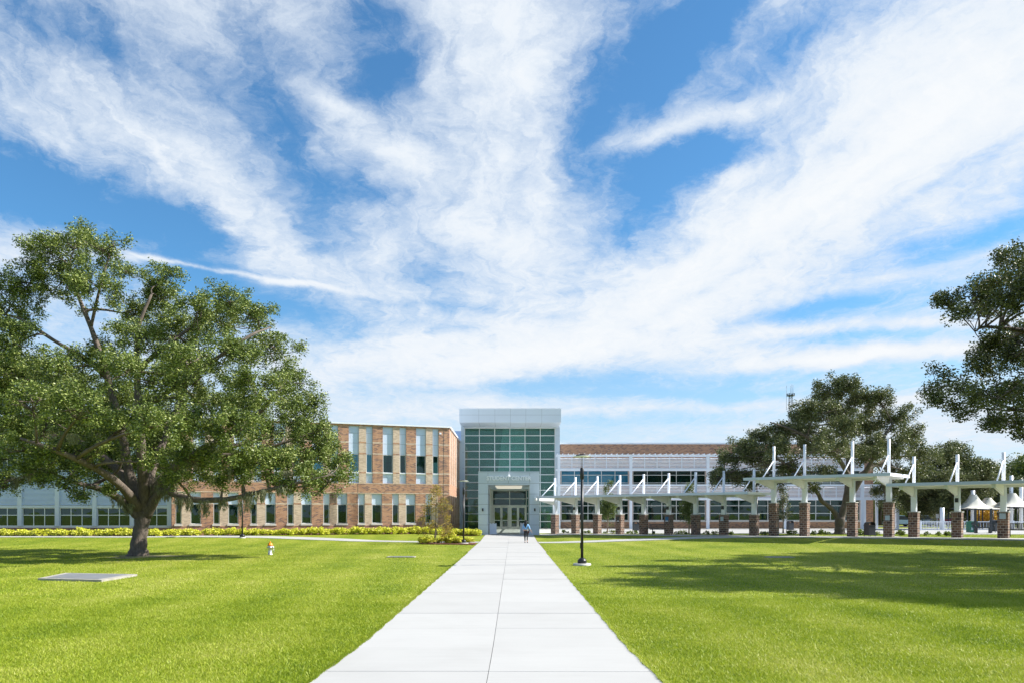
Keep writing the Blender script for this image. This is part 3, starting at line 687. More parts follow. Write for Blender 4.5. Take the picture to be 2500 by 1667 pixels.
# ------------------------------------------------------------------ louvred wing at the far left
YL = 64.6
xr_ = PX(419, YL); Lw = thing('louvered_wing', 'grey louvered building behind the big oak at the far left', 'building', (0, YL, 0))
cols = [PX(419-91.3*i-5, YL) for i in range(9)]
b = MB(); b.box(cols[-1], xr_, .1, .4, -.2, 1.02); b.build('base_wall', M['redbrick'], Lw)
MB().box(cols[-1], xr_-.02, -.02, .4, 1.02, 1.17).build('sill', M['sill'], Lw)
b = MB(); b.box(cols[-1], xr_, .35, .5, PZ(1232.5, YL), PZ(1148, YL)); b.build('wall', M['panel'], Lw)
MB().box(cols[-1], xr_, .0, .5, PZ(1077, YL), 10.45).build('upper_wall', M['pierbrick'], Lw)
b = MB()
for c in cols: b.box(c-.19, c+.19, -.08, .34, 1.17, PZ(1078, YL))
b.box(cols[-1], xr_, -.04, .30, PZ(1238, YL), PZ(1233, YL)); b.box(cols[-1], xr_, -.04, .30, PZ(1150, YL), PZ(1146, YL)); b.box(cols[-1], xr_, -.04, .30, PZ(1082, YL), PZ(1078, YL))
b.build('column', M['panel'], Lw)
MB().box(cols[-1], xr_+.1, -.2, 22, 10.45, 10.72).build('roof', M['dark'], Lw)
for i in range(8):
    a, c = cols[i+1]+.19, cols[i]-.19
    for z0, z1 in ((PZ(1232.5, YL), PZ(1150.5, YL)),):
        z = z0+.02; b = MB()
        while z < z1-.06: b.obox((a, .02, z), (c-a, 0, 0), (0, .07, .045), (0, -.01, .05)); z += .108
        b.build('louver', M['panel_light'], Lw)
    w3 = (c-a)/3
    window(Lw, a, c, 1.17, PZ(1238.2, YL), .06, [a+w3, a+2*w3], [PZ(1256.4, YL)], .06, M['glass'], .42)
    if i > 2: window(Lw, a, c, PZ(1146, YL), PZ(1082, YL), .06, [a+w3, a+2*w3], [PZ(1110, YL)], .06, M['glass'], None)
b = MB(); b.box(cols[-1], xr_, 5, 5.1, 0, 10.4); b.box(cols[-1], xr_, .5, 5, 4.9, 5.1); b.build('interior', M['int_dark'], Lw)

# ------------------------------------------------------------------ right wing with its white frame
YR = 87.0; YF = 84.3
Rw = thing('brick_wing', 'long low brick wing right of the entrance behind a white steel frame with louvers', 'building', (0, YR, 0))
x0, x1 = PX(1368, YR), PX(2132, YR)
cols = [PX(x, YF) for x in (1364.5, 1540, 1728, 1916, 2105)]; cend = PX(2190, YF)
wins = []; 
for i in range(4):
    a, c = cols[i]*YR/YF+.25, cols[i+1]*YR/YF-.25
    wins.append((a, c, PZ(1269.6, YR), PZ(1219, YR))); wins.append((a, c, PZ(1183, YR), PZ(1146, YR)))
b = MB(); wall_open(b, x0, x1, .2, 10.45, 0, .35, wins); b.box(x1-.35, x1, .35, 22, .2, 10.45); b.box(x0, x1, 21.65, 22, .2, 10.45)
b.build('wall', M['redbrick'], Rw)
MB().box(x0, x1+.1, -.1, 22.1, 10.45, 10.62).build('roof_coping', M['white'], Rw)
for (a, c, z0, z1) in wins:
    lowr = z0 < 3; n = 5; st = (c-a)/n
    window(Rw, a, c, z0, z1, .1, [a+st*k for k in range(1, n)], [PZ(1233.4, YR), PZ(1251.9, YR)] if lowr else [PZ(1158.6, YR), PZ(1177.5, YR)], .07, M['glass'] if a > 10 or lowr else M['glass_sky_reflect'], .26 if lowr else (None if a < 10 else .12))
    if lowr: MB().box(a-.05, c+.05, -.08, .1, z0-.16, z0-.003).build('sill', M['sill'], Rw)
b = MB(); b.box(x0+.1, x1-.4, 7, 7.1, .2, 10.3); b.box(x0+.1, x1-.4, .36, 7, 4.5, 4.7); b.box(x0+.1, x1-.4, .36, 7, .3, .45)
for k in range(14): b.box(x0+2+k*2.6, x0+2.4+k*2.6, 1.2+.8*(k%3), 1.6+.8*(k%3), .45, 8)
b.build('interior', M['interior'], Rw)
fy = YF-YR
col_o = []
b = MB()
for c in cols[1:] : 
    q = MB(); q.box(c-.16, c+.16, fy-.16, fy+.16, .3, PZ(1110, YF)); q.build('column', M['white'], Rw)
for c in (cols[0],): MB().box(c-.16, c+.16, fy-.16, fy+.16, .3, PZ(1110, YF)).build('column', M['white'], Rw)
MB().box(cend-.16, cend+.16, fy-.16, fy+.16, .3, PZ(1186, YF)).build('column', M['white'], Rw)
for c in (PX(2122, YF), PX(2152, YF)): MB().box(c-.12, c+.12, fy+1, fy+1.24, .3, PZ(1219, YF)).build('column', M['white'], Rw)
zz = {k: PZ(k, YF) for k in (1108.8, 1114.2, 1143.5, 1148.5, 1181.4, 1186.4, 1214.5, 1219.6)}
for za, zb_, xe in ((1114.2, 1108.8, cols[-1]), (1148.5, 1143.5, cols[-1]), (1186.4, 1181.4, cend), (1219.6, 1214.5, cend)):
    q = MB(); q.box(cols[0]-.35, xe, fy-.20, fy-.165, zz[za], zz[zb_]); q.box(cols[0]-.35, xe, fy+.165, fy+.2, zz[za], zz[zb_]); q.build('beam', M['white'], Rw)
q = MB(); X = cols[0]-.2
while X < cols[-1]: q.box(X, X+.05, fy-.45, 0, zz[1108.8]+.003, zz[1108.8]+.11); X += .62
q.build('sunshade', M['white'], Rw)
allc = cols + [cend]
for i in range(5):
    a, c = allc[i]+.165, allc[i+1]-.165
    for (zt_, zb_) in ((1115.5, 1143.5), (1187, 1214.5)):
        if i == 4 and zt_ < 1150: continue
        z0, z1 = PZ(zb_, YF), PZ(zt_, YF); q = MB(); z = z0+.02
        while z < z1-.05: q.obox((a, fy-.04, z), (c-a, 0, 0), (0, .07, .03), (0, -.03, .075)); z += .158
        n = 6 if i < 4 else 3
        for k in range(1, n): X = a+(c-a)*k/n; q.box(X-.04, X+.04, fy-.10, fy-.055, z0, z1)
        q.build('louver', M['white'], Rw)
# ------------------------------------------------------------------ covered walkway: brick piers, steel posts, cantilevered roofs
E = Vector((.725, -.688, 0)); NF = Vector((-.688, -.725, 0)); CA = math.atan2(-.688, .725)
def lp(s, out, z): return Vector((4.18, 73, 0)) + E*s + NF*out + Vector((0, 0, z))
PIER = {}
def canopy(label, pxs, s0, s1, zr, ztop, zmast):
    base = lp((s0+s1)/2, 0, 0); T = thing('walkway_canopy', label, 'canopy', (base.x, base.y, g(base.x, base.y)), CA, 'covered walkway canopies')
    bz = T.location.z; sm = (s0+s1)/2
    # local frame: x along E, y = -NF direction (behind), z up
    def box(mb, sa, sb, oa, ob, za, zb, mat=0): mb.box(sa-sm, sb-sm, -ob, -oa, za-bz, zb-bz, mat)
    b = MB(); box(b, s0, s1, -1.0, 3.2, zr-.17, zr-.03, 0); box(b, s0-.03, s1+.03, 3.2, 3.26, zr-.20, zr, 1); box(b, s0-.03, s1+.03, -1.06, -1.0, zr-.20, zr, 1)
    box(b, s0-.03, s0, -1.0, 3.2, zr-.20, zr, 2); box(b, s1, s1+.03, -1.0, 3.2, zr-.20, zr, 2); b.build('roof', [M['cream'], M['roof_edge'], M['white']], T)
    b = MB(); box(b, s0+.1, s1-.1, -.08, .08, zr-.32, zr-.173); b.build('beam', M['cream'], T)
    for x in pxs:
        s = colp(x); p = lp(s, 0, 0); zg = g(p.x, p.y); PIER[x] = (s, zg, ztop)
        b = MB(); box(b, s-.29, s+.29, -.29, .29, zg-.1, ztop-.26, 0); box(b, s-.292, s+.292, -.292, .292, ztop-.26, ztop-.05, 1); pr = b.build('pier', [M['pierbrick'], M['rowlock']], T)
        b = MB(); box(b, s-.33, s+.33, -.33, .33, ztop-.05, ztop); b.build('cap', M['cap'], pr)
        b = MB(); box(b, s-.16, s+.16, .12, .15, ztop, zr-.17); box(b, s-.16, s+.16, -.15, -.12, ztop, zr-.17); box(b, s-.015, s+.015, -.12, .12, ztop, zr-.17); cl = b.build('post', M['white'], T)
        b = MB(); P0 = (s-sm, 0)
        b.tube([(s-sm, 0, zr-bz-.03), (s-sm, 0, zmast-bz)], .105, 12); box(b, s-.16, s+.16, -.16, .16, zr-.028, zr+.02); b.build('mast', M['white'], cl)
        b = MB(); b.tube([(s-sm, .0, zr+1.45-bz), (s-sm, -2.0, zr-bz)], .045, 8); b.build('strut', M['white'], cl)
        b = MB(); t = .06
        poly = [(s-t-sm, -.15, ztop*0+zr-.173-bz), (s-t-sm, -2.9, zr-.173-bz), (s-t-sm, -2.9, zr-.36-bz), (s-t-sm, -.15, zr-.85-bz)]
        b.prism(poly, (2*t, 0, 0)); box(b, s-.11, s+.11, 2.9, 2.93, zr-.42, zr-.173); b.build('bracket', M['cream'], cl)
    return T
A = [1355, 1405, 1458.3, 1513.5, 1571.5, 1632.7, 1698.6, 1767, 1841]
Bp = [1889.5, 1964.5, 2081, 2170]; Cp = [2231.5, 2337.4, 2450]
canopy('lowest white walkway canopy, on nine short brick piers, nearest the entrance', A, .45, 21.75, 3.94, 2.22, 5.79)
canopy('raised white middle walkway canopy on four tall brick piers', Bp, 21.45, 31.75, 4.99, 3.12, 7.52)
canopy('low white walkway canopy running off the right side of the photo', Cp, 31.55, 46, 4.28, 2.42, 6.2)
def on_pier(x, w_, h_, zc, mat, name, label, cat, face='front', side=0, txt=None, group=None):
    s, zg, zt = PIER[x]; p = lp(s+side, .30, zc)
    o = thing(name, label, cat, p, CA, group)
    MB().box(-w_/2, w_/2, -.025, 0, -h_/2, h_/2).build('plate', mat, o); return o
N1 = on_pier(1513.5, .26, .42, 1.78, M['dark'], 'notice', 'dark notice with white strip on fourth pier from the entrance', 'notice')
MB().box(-.12, .12, -.03, -.026, -.22, -.15).build('label_strip', M['signwhite'], N1)
N2 = on_pier(1632.7, .30, .42, 1.80, M['notice_blue'], 'notice', 'blue poster on brick pier right of the black bench', 'notice')
MB().box(-.14, .14, -.03, -.026, -.20, -.13).build('label_strip', M['signwhite'], N2)
on_pier(1767, .26, .36, 1.85, M['notice_grey'], 'notice', 'pale grey notice on eighth pier from the entrance', 'notice')
on_pier(2170, .30, .34, 1.98, M['notice_grey'], 'notice', 'pale grey notice on the rightmost tall brick pier', 'notice')
on_pier(2450, .34, .36, 2.12, M['notice_grey'], 'notice', 'pale grey notice near the top of the rightmost short pier', 'notice')
for x, lb in ((1405, 'small black light on steel post of the second pier from the entrance'), (1513.5, 'small black light on steel post above the fourth pier from the entrance'), (1632.7, 'small black light on steel post above the blue poster'), (1767, 'small black light on steel post of the eighth pier'), (2337.4, 'small black light on steel post beside the far white tents')):
    s, zg, zt = PIER[x]; p = lp(s, .15, zt+.75 if x > 2000 else zt+.55)
    o = thing('post_light', lb, 'light', p, CA, 'black lights on the canopy posts')
    MB().box(-.09, .09, -.13, 0, -.14, .14).build('housing', M['black'], o); MB().box(-.07, .07, -.12, -.01, -.147, -.141).build('lens', M['lamp_lens'], o)

# ------------------------------------------------------------------ lamp posts
def lamp(label, X, Y, h, base_r=.40):
    o = thing('street_lamp', label, 'street lamp', (X, Y, g(X, Y)), 0, 'black post lamps')
    MB().lathe([(base_r, -.1), (base_r, .07), (base_r-.03, .09)], n=28).build('footing', M['cap'], o)
    b = MB(); b.lathe([(.20, .09), (.205, .20), (.19, .24), (.13, .31), (.07, .34)], n=20); b.build('base_cover', M['black'], o)
    b = MB(); b.tube([(0,0,.3), (0,0,h-1.05)], .062, 14); b.box(-.09, -.05, -.03, .03, .75, 1.0); b.lathe([(.062, h-1.1), (.085, h-1.07), (.085, h-.62), (.05, h-.58)], n=14); b.build('pole', M['black'], o)
    b = MB()
    for s_ in (-1, 1): b.tube([(s_*.035, 0, h-.6), (s_*.035, 0, h-.03)], .012, 6)
    b.build('stem', M['black'], o)
    b = MB(); b.lathe([(.06, h-.06), (.26, h-.05), (.27, h-.02), (.2, h+.0), (.05, h+.015)], n=24); hd = b.build('lamp_head', M['black'], o)
    MB().lathe([(.40, h-.105), (.41, h-.10), (.28, h-.066)], n=24).build('reflector', M['lamp_lens'], hd)
    return o
lamp('black lamp post on round concrete footing, standing alone on the right lawn', PX(1421, 32.6), 32.6, 4.9)
lamp('black lamp post in the mulch bed beside the young orange cypress', PX(1131.8, 55.6), 55.6, 4.82, .38)
lamp('black lamp post by the garden path, half hidden by oak foliage', PX(591.6, 61.0), 61.0, 4.8, .25)
lamp('thin black lamp post behind the canopy, seen between the two roof levels', PX(1848, 66.5), 66.5, 4.4, .3)

# ------------------------------------------------------------------ fire hydrant
X, Y = PX(659.5, 41), 41
h = thing('fire_hydrant', 'silver fire hydrant with orange bonnet on the left lawn', 'fire hydrant', (X, Y, g(X, Y)))
b = MB(); b.lathe([(.135,-.05),(.135,.03),(.105,.05),(.10,.34),(.115,.36),(.125,.44),(.12,.50),(.10,.52)], n=18); b.build('barrel', M['silver'], h)
b = MB(); b.lathe([(.155,.515),(.16,.545),(.125,.56),(.115,.61),(.08,.655),(.045,.675)], n=18); b.lathe([(.035,.675),(.04,.70),(.035,.73),(.02,.74)], n=6); b.build('bonnet', M['orange'], h)
def nozzle(ang_, z, r, l, nm):
    b = MB(); b.lathe([(r*.8,.08),(r*.8,.12),(r,.125),(r,.15+l),(r*.8,.16+l),(r*.35,.165+l),(r*.35,.20+l)], n=12, axis='x'); o = b.build(nm, M['silver'], h, (0,0,z), ang_); return o
nozzle(R(-60), .40, .055, .0, 'nozzle'); nozzle(R(-5), .42, .075, .03, 'nozzle'); nozzle(R(172), .40, .055, .0, 'nozzle')
b = MB(); b.tube([(.20,-.03,.38),(.23,-.03,.2),(.21,-.03,.03)], .008, 5); b.build('chain', M['silver'], h)

M['sill_dark'] = simple('weathered_concrete', (.34,.32,.28), .9, 0, .22, 3)
# ------------------------------------------------------------------ covers in the lawn
def cover(pts, z0, z1, label, gz=None):
    mx = sum(p[0] for p in pts)/4; my = sum(p[1] for p in pts)/4; gz = g(mx, my)
    o = thing('utility_cover', label, 'utility cover', (mx, my, gz))
    MB().prism([(p[0]-mx, p[1]-my, z0) for p in pts], (0,0,z1-z0)).build('slab', M['sill_dark'], o)
    MB().prism([((p[0]-mx)*.82, (p[1]-my)*.82, z1-.02) for p in pts], (0,0,.026)).build('lid', simple('steel_lid', (.22,.23,.24), .6, .2), o); return o
cover([(-16.3,25.3),(-13.75,24.65),(-13.75,27.0),(-16.75,27.6)], -.1, .075, 'large raised concrete utility cover on the left lawn')
cover([(-6.55,38.2),(-5.1,38.2),(-5.1,38.9),(-6.55,38.9)], -.1, .045, 'small flat utility cover on the lawn left of the walk')
cover([(13.2,38.1),(14.6,38.1),(14.6,38.8),(13.2,38.8)], -.1, .03, 'small flat utility cover in the tree shade on the right lawn')

# ------------------------------------------------------------------ sandwich boards in the portal
def aframe(x, Y, label, rz=0):
    X = PX(x, Y); o = thing('sandwich_board', label, 'sandwich board', (X, Y, g(X, Y)+.035), rz, 'white sandwich boards in the portal')
    for sg, nm in ((-1, 'front_board'), (1, 'rear_board')):
        b = MB(); top = 1.10; dy = .25*sg
        def P(x_, z): return (x_, dy*(1-z/top), z)
        pts = [P(-.34,0.02),P(.34,0.02),P(.34,top),P(.22,top),P(.22,top-.06),P(.10,top-.06),P(.08,top),P(-.08,top),P(-.10,top-.06),P(-.22,top-.06),P(-.22,top),P(-.34,top)]
        b.prism(pts, (0, .03*sg, 0)); b.build(nm, M['signwhite'], o)
    MB().tube([(0,-.02,1.03),(0,.02,1.03)], .03, 8).build('hinge', M['black'], o)
aframe(1203.8, 72.4, 'white sandwich board at the left jamb of the portal', R(3))
aframe(1278.5, 74.5, 'white sandwich board behind the walking person', R(-4))

# ------------------------------------------------------------------ bins and benches
def binn(X, Y, label, s=1.0):
    o = thing('litter_bin', label, 'litter bin', (X, Y, g(X, Y)+.04), .2, 'dark metal litter bins')
    b = MB(); b.box(-.27*s, .27*s, -.27*s, .27*s, .09, .80*s); b.box(-.29*s,.29*s,-.29*s,.29*s,.78*s,.82*s); b.build('body', M['dark'], o)
    b = MB(); n = 8; vs = []
    for k in range(n+1):
        t = math.pi*k/n; vs += [(-.28*s*math.cos(t), -.27*s, .82*s+.24*s*math.sin(t)), (-.28*s*math.cos(t), .27*s, .82*s+.24*s*math.sin(t))]
    fs = [(2*k, 2*k+1, 2*k+3, 2*k+2) for k in range(n)]; b.add(vs, fs); vs2 = [(x*.93, y*.98, (z-.82*s)*.9+.82*s) for x, y, z in vs]; b.add(vs2, [f[::-1] for f in fs]); b.build('hood', M['dark'], o)
    for sx in (-.25, .25):
        for sy in (-.25, .25): MB().box(sx*s-.015, sx*s+.015, sy*s-.015, sy*s+.015, 0, .09).build('leg', M['black'], o)
    return o
binn(PX(1552, 79), 79, 'litter bin against the brick wing, between fourth and fifth piers')
binn(PX(1929, 77), 77, 'litter bin against the brick wing, between the two tall left piers')
p = lp(colp(2121), -.2, 0); binn(p.x, p.y, 'nearest litter bin, standing between the two right tall piers', 1.0)
binn(PX(2430, 62), 62, 'litter bin right of the brown posts, half behind the rightmost pier')
def bench(X, Y, rz, w_, label, legs=2, mesh=True):
    o = thing('bench', label, 'bench', (X, Y, g(X, Y)+.04), rz, 'black metal benches')
    b = MB()
    for k in range(7): b.box(-w_/2, w_/2, -.22+k*.065, -.175+k*.065, .43, .455)
    b.box(-w_/2, w_/2, -.24, -.22, .41, .47); b.build('seat', M['dark'], o)
    b = MB()
    for k in range(int(w_/.09)+1): b.box(-w_/2+k*.09, -w_/2+k*.09+.05, .25, .27, .48, .86)
    b.box(-w_/2-.02, w_/2+.02, .245, .275, .86, .90); b.box(-w_/2-.02, w_/2+.02, .245, .275, .46, .49); b.build('backrest', M['dark'], o)
    for sx in (-w_/2+.25, w_/2-.25): MB().box(sx-.035, sx+.035, -.03, .04, 0, .43).box(sx-.04, sx+.04, -.22, .26, 0, .03).build('leg', M['black'], o)
    for sx in (-w_/2-.03, w_/2+.03): MB().tube([(sx,-.22,.45),(sx,-.24,.66),(sx,.0,.69),(sx,.25,.68)], .02, 6).build('armrest', M['black'], o)
    return o
p = lp((colp(1571.5)+colp(1632.7))/2, -.6, 0); bench(p.x, p.y, R(-8), 1.75, 'black metal bench between the fifth and sixth piers')
bench(PX(2400, 60), 60, R(2), 1.5, 'black bench between the brown posts by the white railing')
bench(PX(2496, 50.2), 50.2, R(-30), 1.9, 'grey mesh bench right of the rightmost brick pier')
X, Y = PX(2372.5, 63), 63
o = thing('recycling_bin', 'green twin recycling bin in front of the white railing', 'recycling bin', (X, Y, g(X, Y)+.03))
MB().box(-.31, -.015, -.3, .3, .02, .92).box(.015, .31, -.3, .3, .02, .92).box(-.32,.32,-.31,.31,.92,.97).build('body', M['greenbin'], o)
MB().box(-.24, -.08, -.315, -.301, .72, .82).box(.08, .24, -.315, -.301, .72, .82).build('slot', M['black'], o)
MB().box(-.24, -.09, -.312, -.301, .22, .45).box(.07, .26, -.312, -.301, .20, .50).build('sticker', M['notice_grey'], o)

# ------------------------------------------------------------------ railing, posts, tents, cars, mast
YR_ = 74.6
rl = thing('railing', 'white picket railing beyond the plaza on the right', 'railing', (PX(2247, YR_), YR_, .52))
xe = PX(2247, YR_); Lr = 17.0
b = MB(); b.box(0, Lr, -.03, .03, .90, .97); b.box(0, Lr, -.03, .03, .10, .16); b.build('rail', M['white'], rl)
b = MB(); k = .15
while k < Lr: b.box(k-.018, k+.018, -.018, .018, .16, .90); k += .16
b.build('pickets', M['white'], rl)
for k in range(8): MB().box(k*2.35-.07, k*2.35+.07, -.07, .07, 0, 1.05).build('post', M['white'], rl)
def mastc(x, Y, ytop, w_, label):
    X = PX(x, Y); o = thing('column', label, 'column', (X, Y, .5), 0, 'white steel masts by the tents')
    MB().tube([(0,0,0), (0,0,PZ(ytop, Y)-.5)], w_/2, 14).build('shaft', M['white'], o); MB().tube([(0,0,-.05),(0,0,.06)], w_*.8, 14).build('foot', M['cap'], o)
mastc(2300, 76, 1238, .42, 'white mast rising behind the picket railing between two piers')
mastc(2375, 77, 1196, .40, 'white mast carrying the peak of the nearer tent')
mastc(2468.5, 78, 1160, .36, 'tall white mast just right of the rightmost pier')
mastc(2493, 78, 1170, .36, 'white mast at the right border of the photo')
for x, lb in ((2381, 'dark brown post left of the black bench near the tents'), (2419.5, 'dark brown post right of the black bench near the tents')):
    X = PX(x, 61); o = tag(MB().box(-.07,.07,-.07,.07,0,PZ(1240,61)-.6).box(-.12,.12,-.12,.12,-.05,.03).build('post', M['dark'], None, (X, 61, .6)), lb, 'post', 'dark posts near the tents')
def tent(x, Y, yp, ye, wpx, label):
    X = PX(x, Y); zb_ = PZ(ye, Y); zp = PZ(yp, Y); wd = wpx/F*Y/2
    o = thing('tent', label, 'tent', (X, Y, .5), 0, 'white fabric tents')
    b = MB(); n = 32; rings = 9; vs = []
    for i in range(rings+1):
        t = i/rings; r = .18+(1-.18)*t; prof = (1-t)**2.1
        for k in range(n):
            a = 2*math.pi*k/n; sq = 1/max(abs(math.cos(a)), abs(math.sin(a))); rr = wd*r*(1+(sq-1)*t*.9)
            vs.append((rr*math.cos(a), rr*math.sin(a), zb_-.5+(zp-zb_)*prof + .18*t*(sq-1.2)))
    fs = [(i*n+k, (i+1)*n+k, (i+1)*n+(k+1)%n, i*n+(k+1)%n) for i in range(rings) for k in range(n)]
    b.add(vs, fs, 0, True); b.build('canopy', M['fabric'], o)
    b = MB(); b.tube([(-wd,-wd,zb_-.6),(wd,-wd,zb_-.6),(wd,wd,zb_-.6),(-wd,wd,zb_-.6),(-wd,-wd,zb_-.6)], .06, 6); b.build('frame', M['dark'], o)
    for sx in (-1, 1):
        for sy in (-1, 1): MB().tube([(sx*wd*.97, sy*wd*.97, 0), (sx*wd*.97, sy*wd*.97, zb_-.6)], .06, 8).build('post', M['dark'], o)
tent(2376, 77, 1206, 1240, 78, 'white peaked tent seen between the two right piers')
tent(2412, 84, 1214, 1241, 76, 'white rounded tent partly behind the oak branch')
tent(2470, 78, 1203, 1236, 90, 'white peaked tent right of the rightmost brick pier')
def car(X, Y, rz, mat, label, L_=4.6, H_=1.5, suv=False):
    o = thing('parked_car', label, 'car', (X, Y, g(X, Y)+.04), rz, 'cars parked beyond the railing')
    w_ = .88
    low = [(-L_/2,.32),(-L_/2+.05,.72),(-L_/2+.9,.88 if not suv else .98),(L_/2-.6,.92 if not suv else 1.0),(L_/2-.05,.80),(L_/2,.35)]
    b = MB(); b.prism([(x,-w_,z) for x, z in low], (0,2*w_,0)); b.build('body', mat, o)
    top = [(-L_/2+1.0,.89),(-L_/2+1.75,H_-.04),(-L_/2+2.3,H_),(L_/2-(1.4 if not suv else .8),H_-.03),(L_/2-(.55 if not suv else .35),.93)]
    b = MB(); b.prism([(x,-w_+.12,z) for x, z in top], (0,2*w_-.24,0)); b.build('cabin', M['int_dark'], o)
    t2 = [(x*.98, z) for x, z in top[1:4]]
    b = MB(); b.prism([(x,-w_+.10,z+.012) for x, z in [top[1],top[2],top[3]]]+[(top[3][0],-w_+.10,H_-.07),(top[1][0],-w_+.10,H_-.1)], (0,2*w_-.2,0)); b.build('roof', mat, o)
    for sx in (-L_/2+.85, L_/2-.9):
        for sy in (-w_+.1, w_-.1):
            wh = MB().lathe([(.33,-.11),(.33,.11)], (sx, sy, .33), 18, axis='y').build('wheel', M['black'], o)
            MB().lathe([(.19,-.115),(.19,.115)], (sx, sy, .33), 12, axis='y').build('rim', M['silver'], wh)
    for sy in (-.6, .6): MB().box(-L_/2-.01, -L_/2+.12, sy-.16, sy+.16, .60, .72).build('headlight', M['signwhite'], o)
car(PX(2198, 100), 100, R(180), simple('pale_blue_paint', (.35,.50,.58), .25, .3), 'pale blue hatchback between the raised canopy and the railing', 3.9)
car(PX(2300, 104), 104, R(5), simple('dark_red_paint', (.16,.02,.04), .25, .2), 'dark red car behind the white railing', 4.7, 1.75, True)
car(PX(2255, 101), 101, R(178), simple('silver_blue_paint', (.30,.38,.48), .3, .4), 'silver car left of the dark red car', 4.3)
# little white road sign by the railing
X, Y = PX(2288, 80), 80
o = thing('road_sign', 'small white square sign on a post above the railing', 'sign', (X, Y, .5)); MB().tube([(0,0,0),(0,0,1.75)], .03, 8).build('post', M['white'], o); MB().box(-.16,.16,-.045,-.03,1.3,1.75).build('plate', M['signwhite'], o)
# radio mast far behind
Y = 300; X = PX(1930.5, Y); zb_ = PZ(965, Y)
o = thing('radio_mast', 'steel lattice radio mast rising behind the right oak', 'mast', (X, Y, .5))
b = MB(); wd = .75; z = 0; H_ = zb_-.5
corners = [(-wd,-wd),(wd,-wd),(wd,wd),(-wd,wd)]
for c in corners: b.tube([(c[0]*1.6, c[1]*1.6, 0), (c[0]*.75, c[1]*.75, H_)], .07, 5)
while z < H_-1.5:
    for i in range(4):
        f0 = 1.6-.85*z/H_; f1 = 1.6-.85*(z+1.6)/H_
        p_, q_ = corners[i], corners[(i+1)%4]; b.tube([(p_[0]*f0, p_[1]*f0, z), (q_[0]*f1, q_[1]*f1, z+1.6)], .04, 4); b.tube([(q_[0]*f0, q_[1]*f0, z), (p_[0]*f1, p_[1]*f1, z+1.6)], .04, 4)
    z += 1.6
b.build('lattice', M['dark'], o)
b = MB(); b.lathe([(1.6,H_-.1),(1.6,H_+.1)], n=16); b.tube([(1.6*math.cos(a_), 1.6*math.sin(a_), H_+.8) for a_ in np.linspace(0, 6.283, 17)], .06, 4)
for k in range(8): b.box(1.4*math.cos(k)-.1, 1.4*math.cos(k)+.1, 1.4*math.sin(k)-.1, 1.4*math.sin(k)+.1, H_, H_+.9)
b.build('platform', M['dark'], o)
for dxp, top, bot in ((-10.5, 940, 1000), (-.7, 941, 965), (2.8, 937, 965), (5.6, 939, 965)):
    xx = dxp/F*Y; MB().tube([(xx,0,PZ(bot, Y)-.5), (xx,0,PZ(top, Y)-.5)], .055, 5).build('antenna', M['dark'], o)
# ------------------------------------------------------------------ foliage
M['oak_near'] = leafmat('oak_leaves', [(.022,.042,.010), (.075,.115,.022), (.185,.24,.05), (.42,.45,.16)], .42, .12)  # wide ramp: bright lit leaves and dark gaps partly painted as colour
M['oak_far'] = leafmat('oak_leaves_olive', [(.024,.034,.013), (.062,.078,.026), (.135,.15,.052), (.29,.29,.13)], .45, .10)
M['tree_line'] = leafmat('tree_line_leaves', [(.018,.035,.010), (.04,.07,.016), (.10,.13,.025), (.20,.20,.05)], .5, .15)
M['moss'] = leafmat('spanish_moss', [(.14,.14,.09), (.25,.25,.16), (.36,.36,.25)], .9, .3)
M['cypress'] = leafmat('cypress_leaves', [(.16,.15,.02), (.30,.24,.03), (.46,.29,.04), (.52,.38,.10)], .6, .35)
M['youngleaf'] = leafmat('young_tree_leaves', [(.05,.08,.02), (.10,.14,.04), (.17,.21,.07)], .5, .25)
M['shrubleaf'] = leafmat('yellow_shrub_leaves', [(.30,.36,.012), (.62,.64,.04), (.80,.77,.10), (.85,.83,.26)], .45, .3, 3.0)
M['orangeleaf'] = leafmat('orange_leaves', [(.35,.15,.01), (.55,.27,.02), (.65,.38,.05)], .5, .3)
M['bedleaf'] = leafmat('bed_plant_leaves', [(.04,.08,.02), (.09,.15,.03), (.25,.25,.08)], .5, .3)
def barkmat(name, a, b_, sc=1):
    m = bpy.data.materials.new(name); N = NT(m); co = N.n('ShaderNodeNewGeometry').outputs['Position']
    mp = N.n('ShaderNodeMapping', {'Vector': co, 'Scale': (9*sc, 9*sc, 2.2*sc)}).outputs[0]
    n1 = N.noise(mp, 1.2, 8, .7, .4); n2 = N.noise(co, .9, 3)
    f = N.math('ADD', N.math('MULTIPLY', n1, .75), N.math('MULTIPLY', n2, .3))
    col = N.ramp(f, [(.3, a), (.7, b_)])
    bp = N.n('ShaderNodeBump', {'Height': n1, 'Strength': .9, 'Distance': .05})
    N.out(N.n('ShaderNodeBsdfPrincipled', {'Base Color': col, 'Roughness': .9, 'Normal': bp.outputs[0]}).outputs[0]); return m
M['bark'] = barkmat('oak_bark', (.045,.034,.027), (.20,.16,.13)); M['bark_pale'] = barkmat('pale_bark', (.16,.12,.09), (.36,.28,.21), 3)
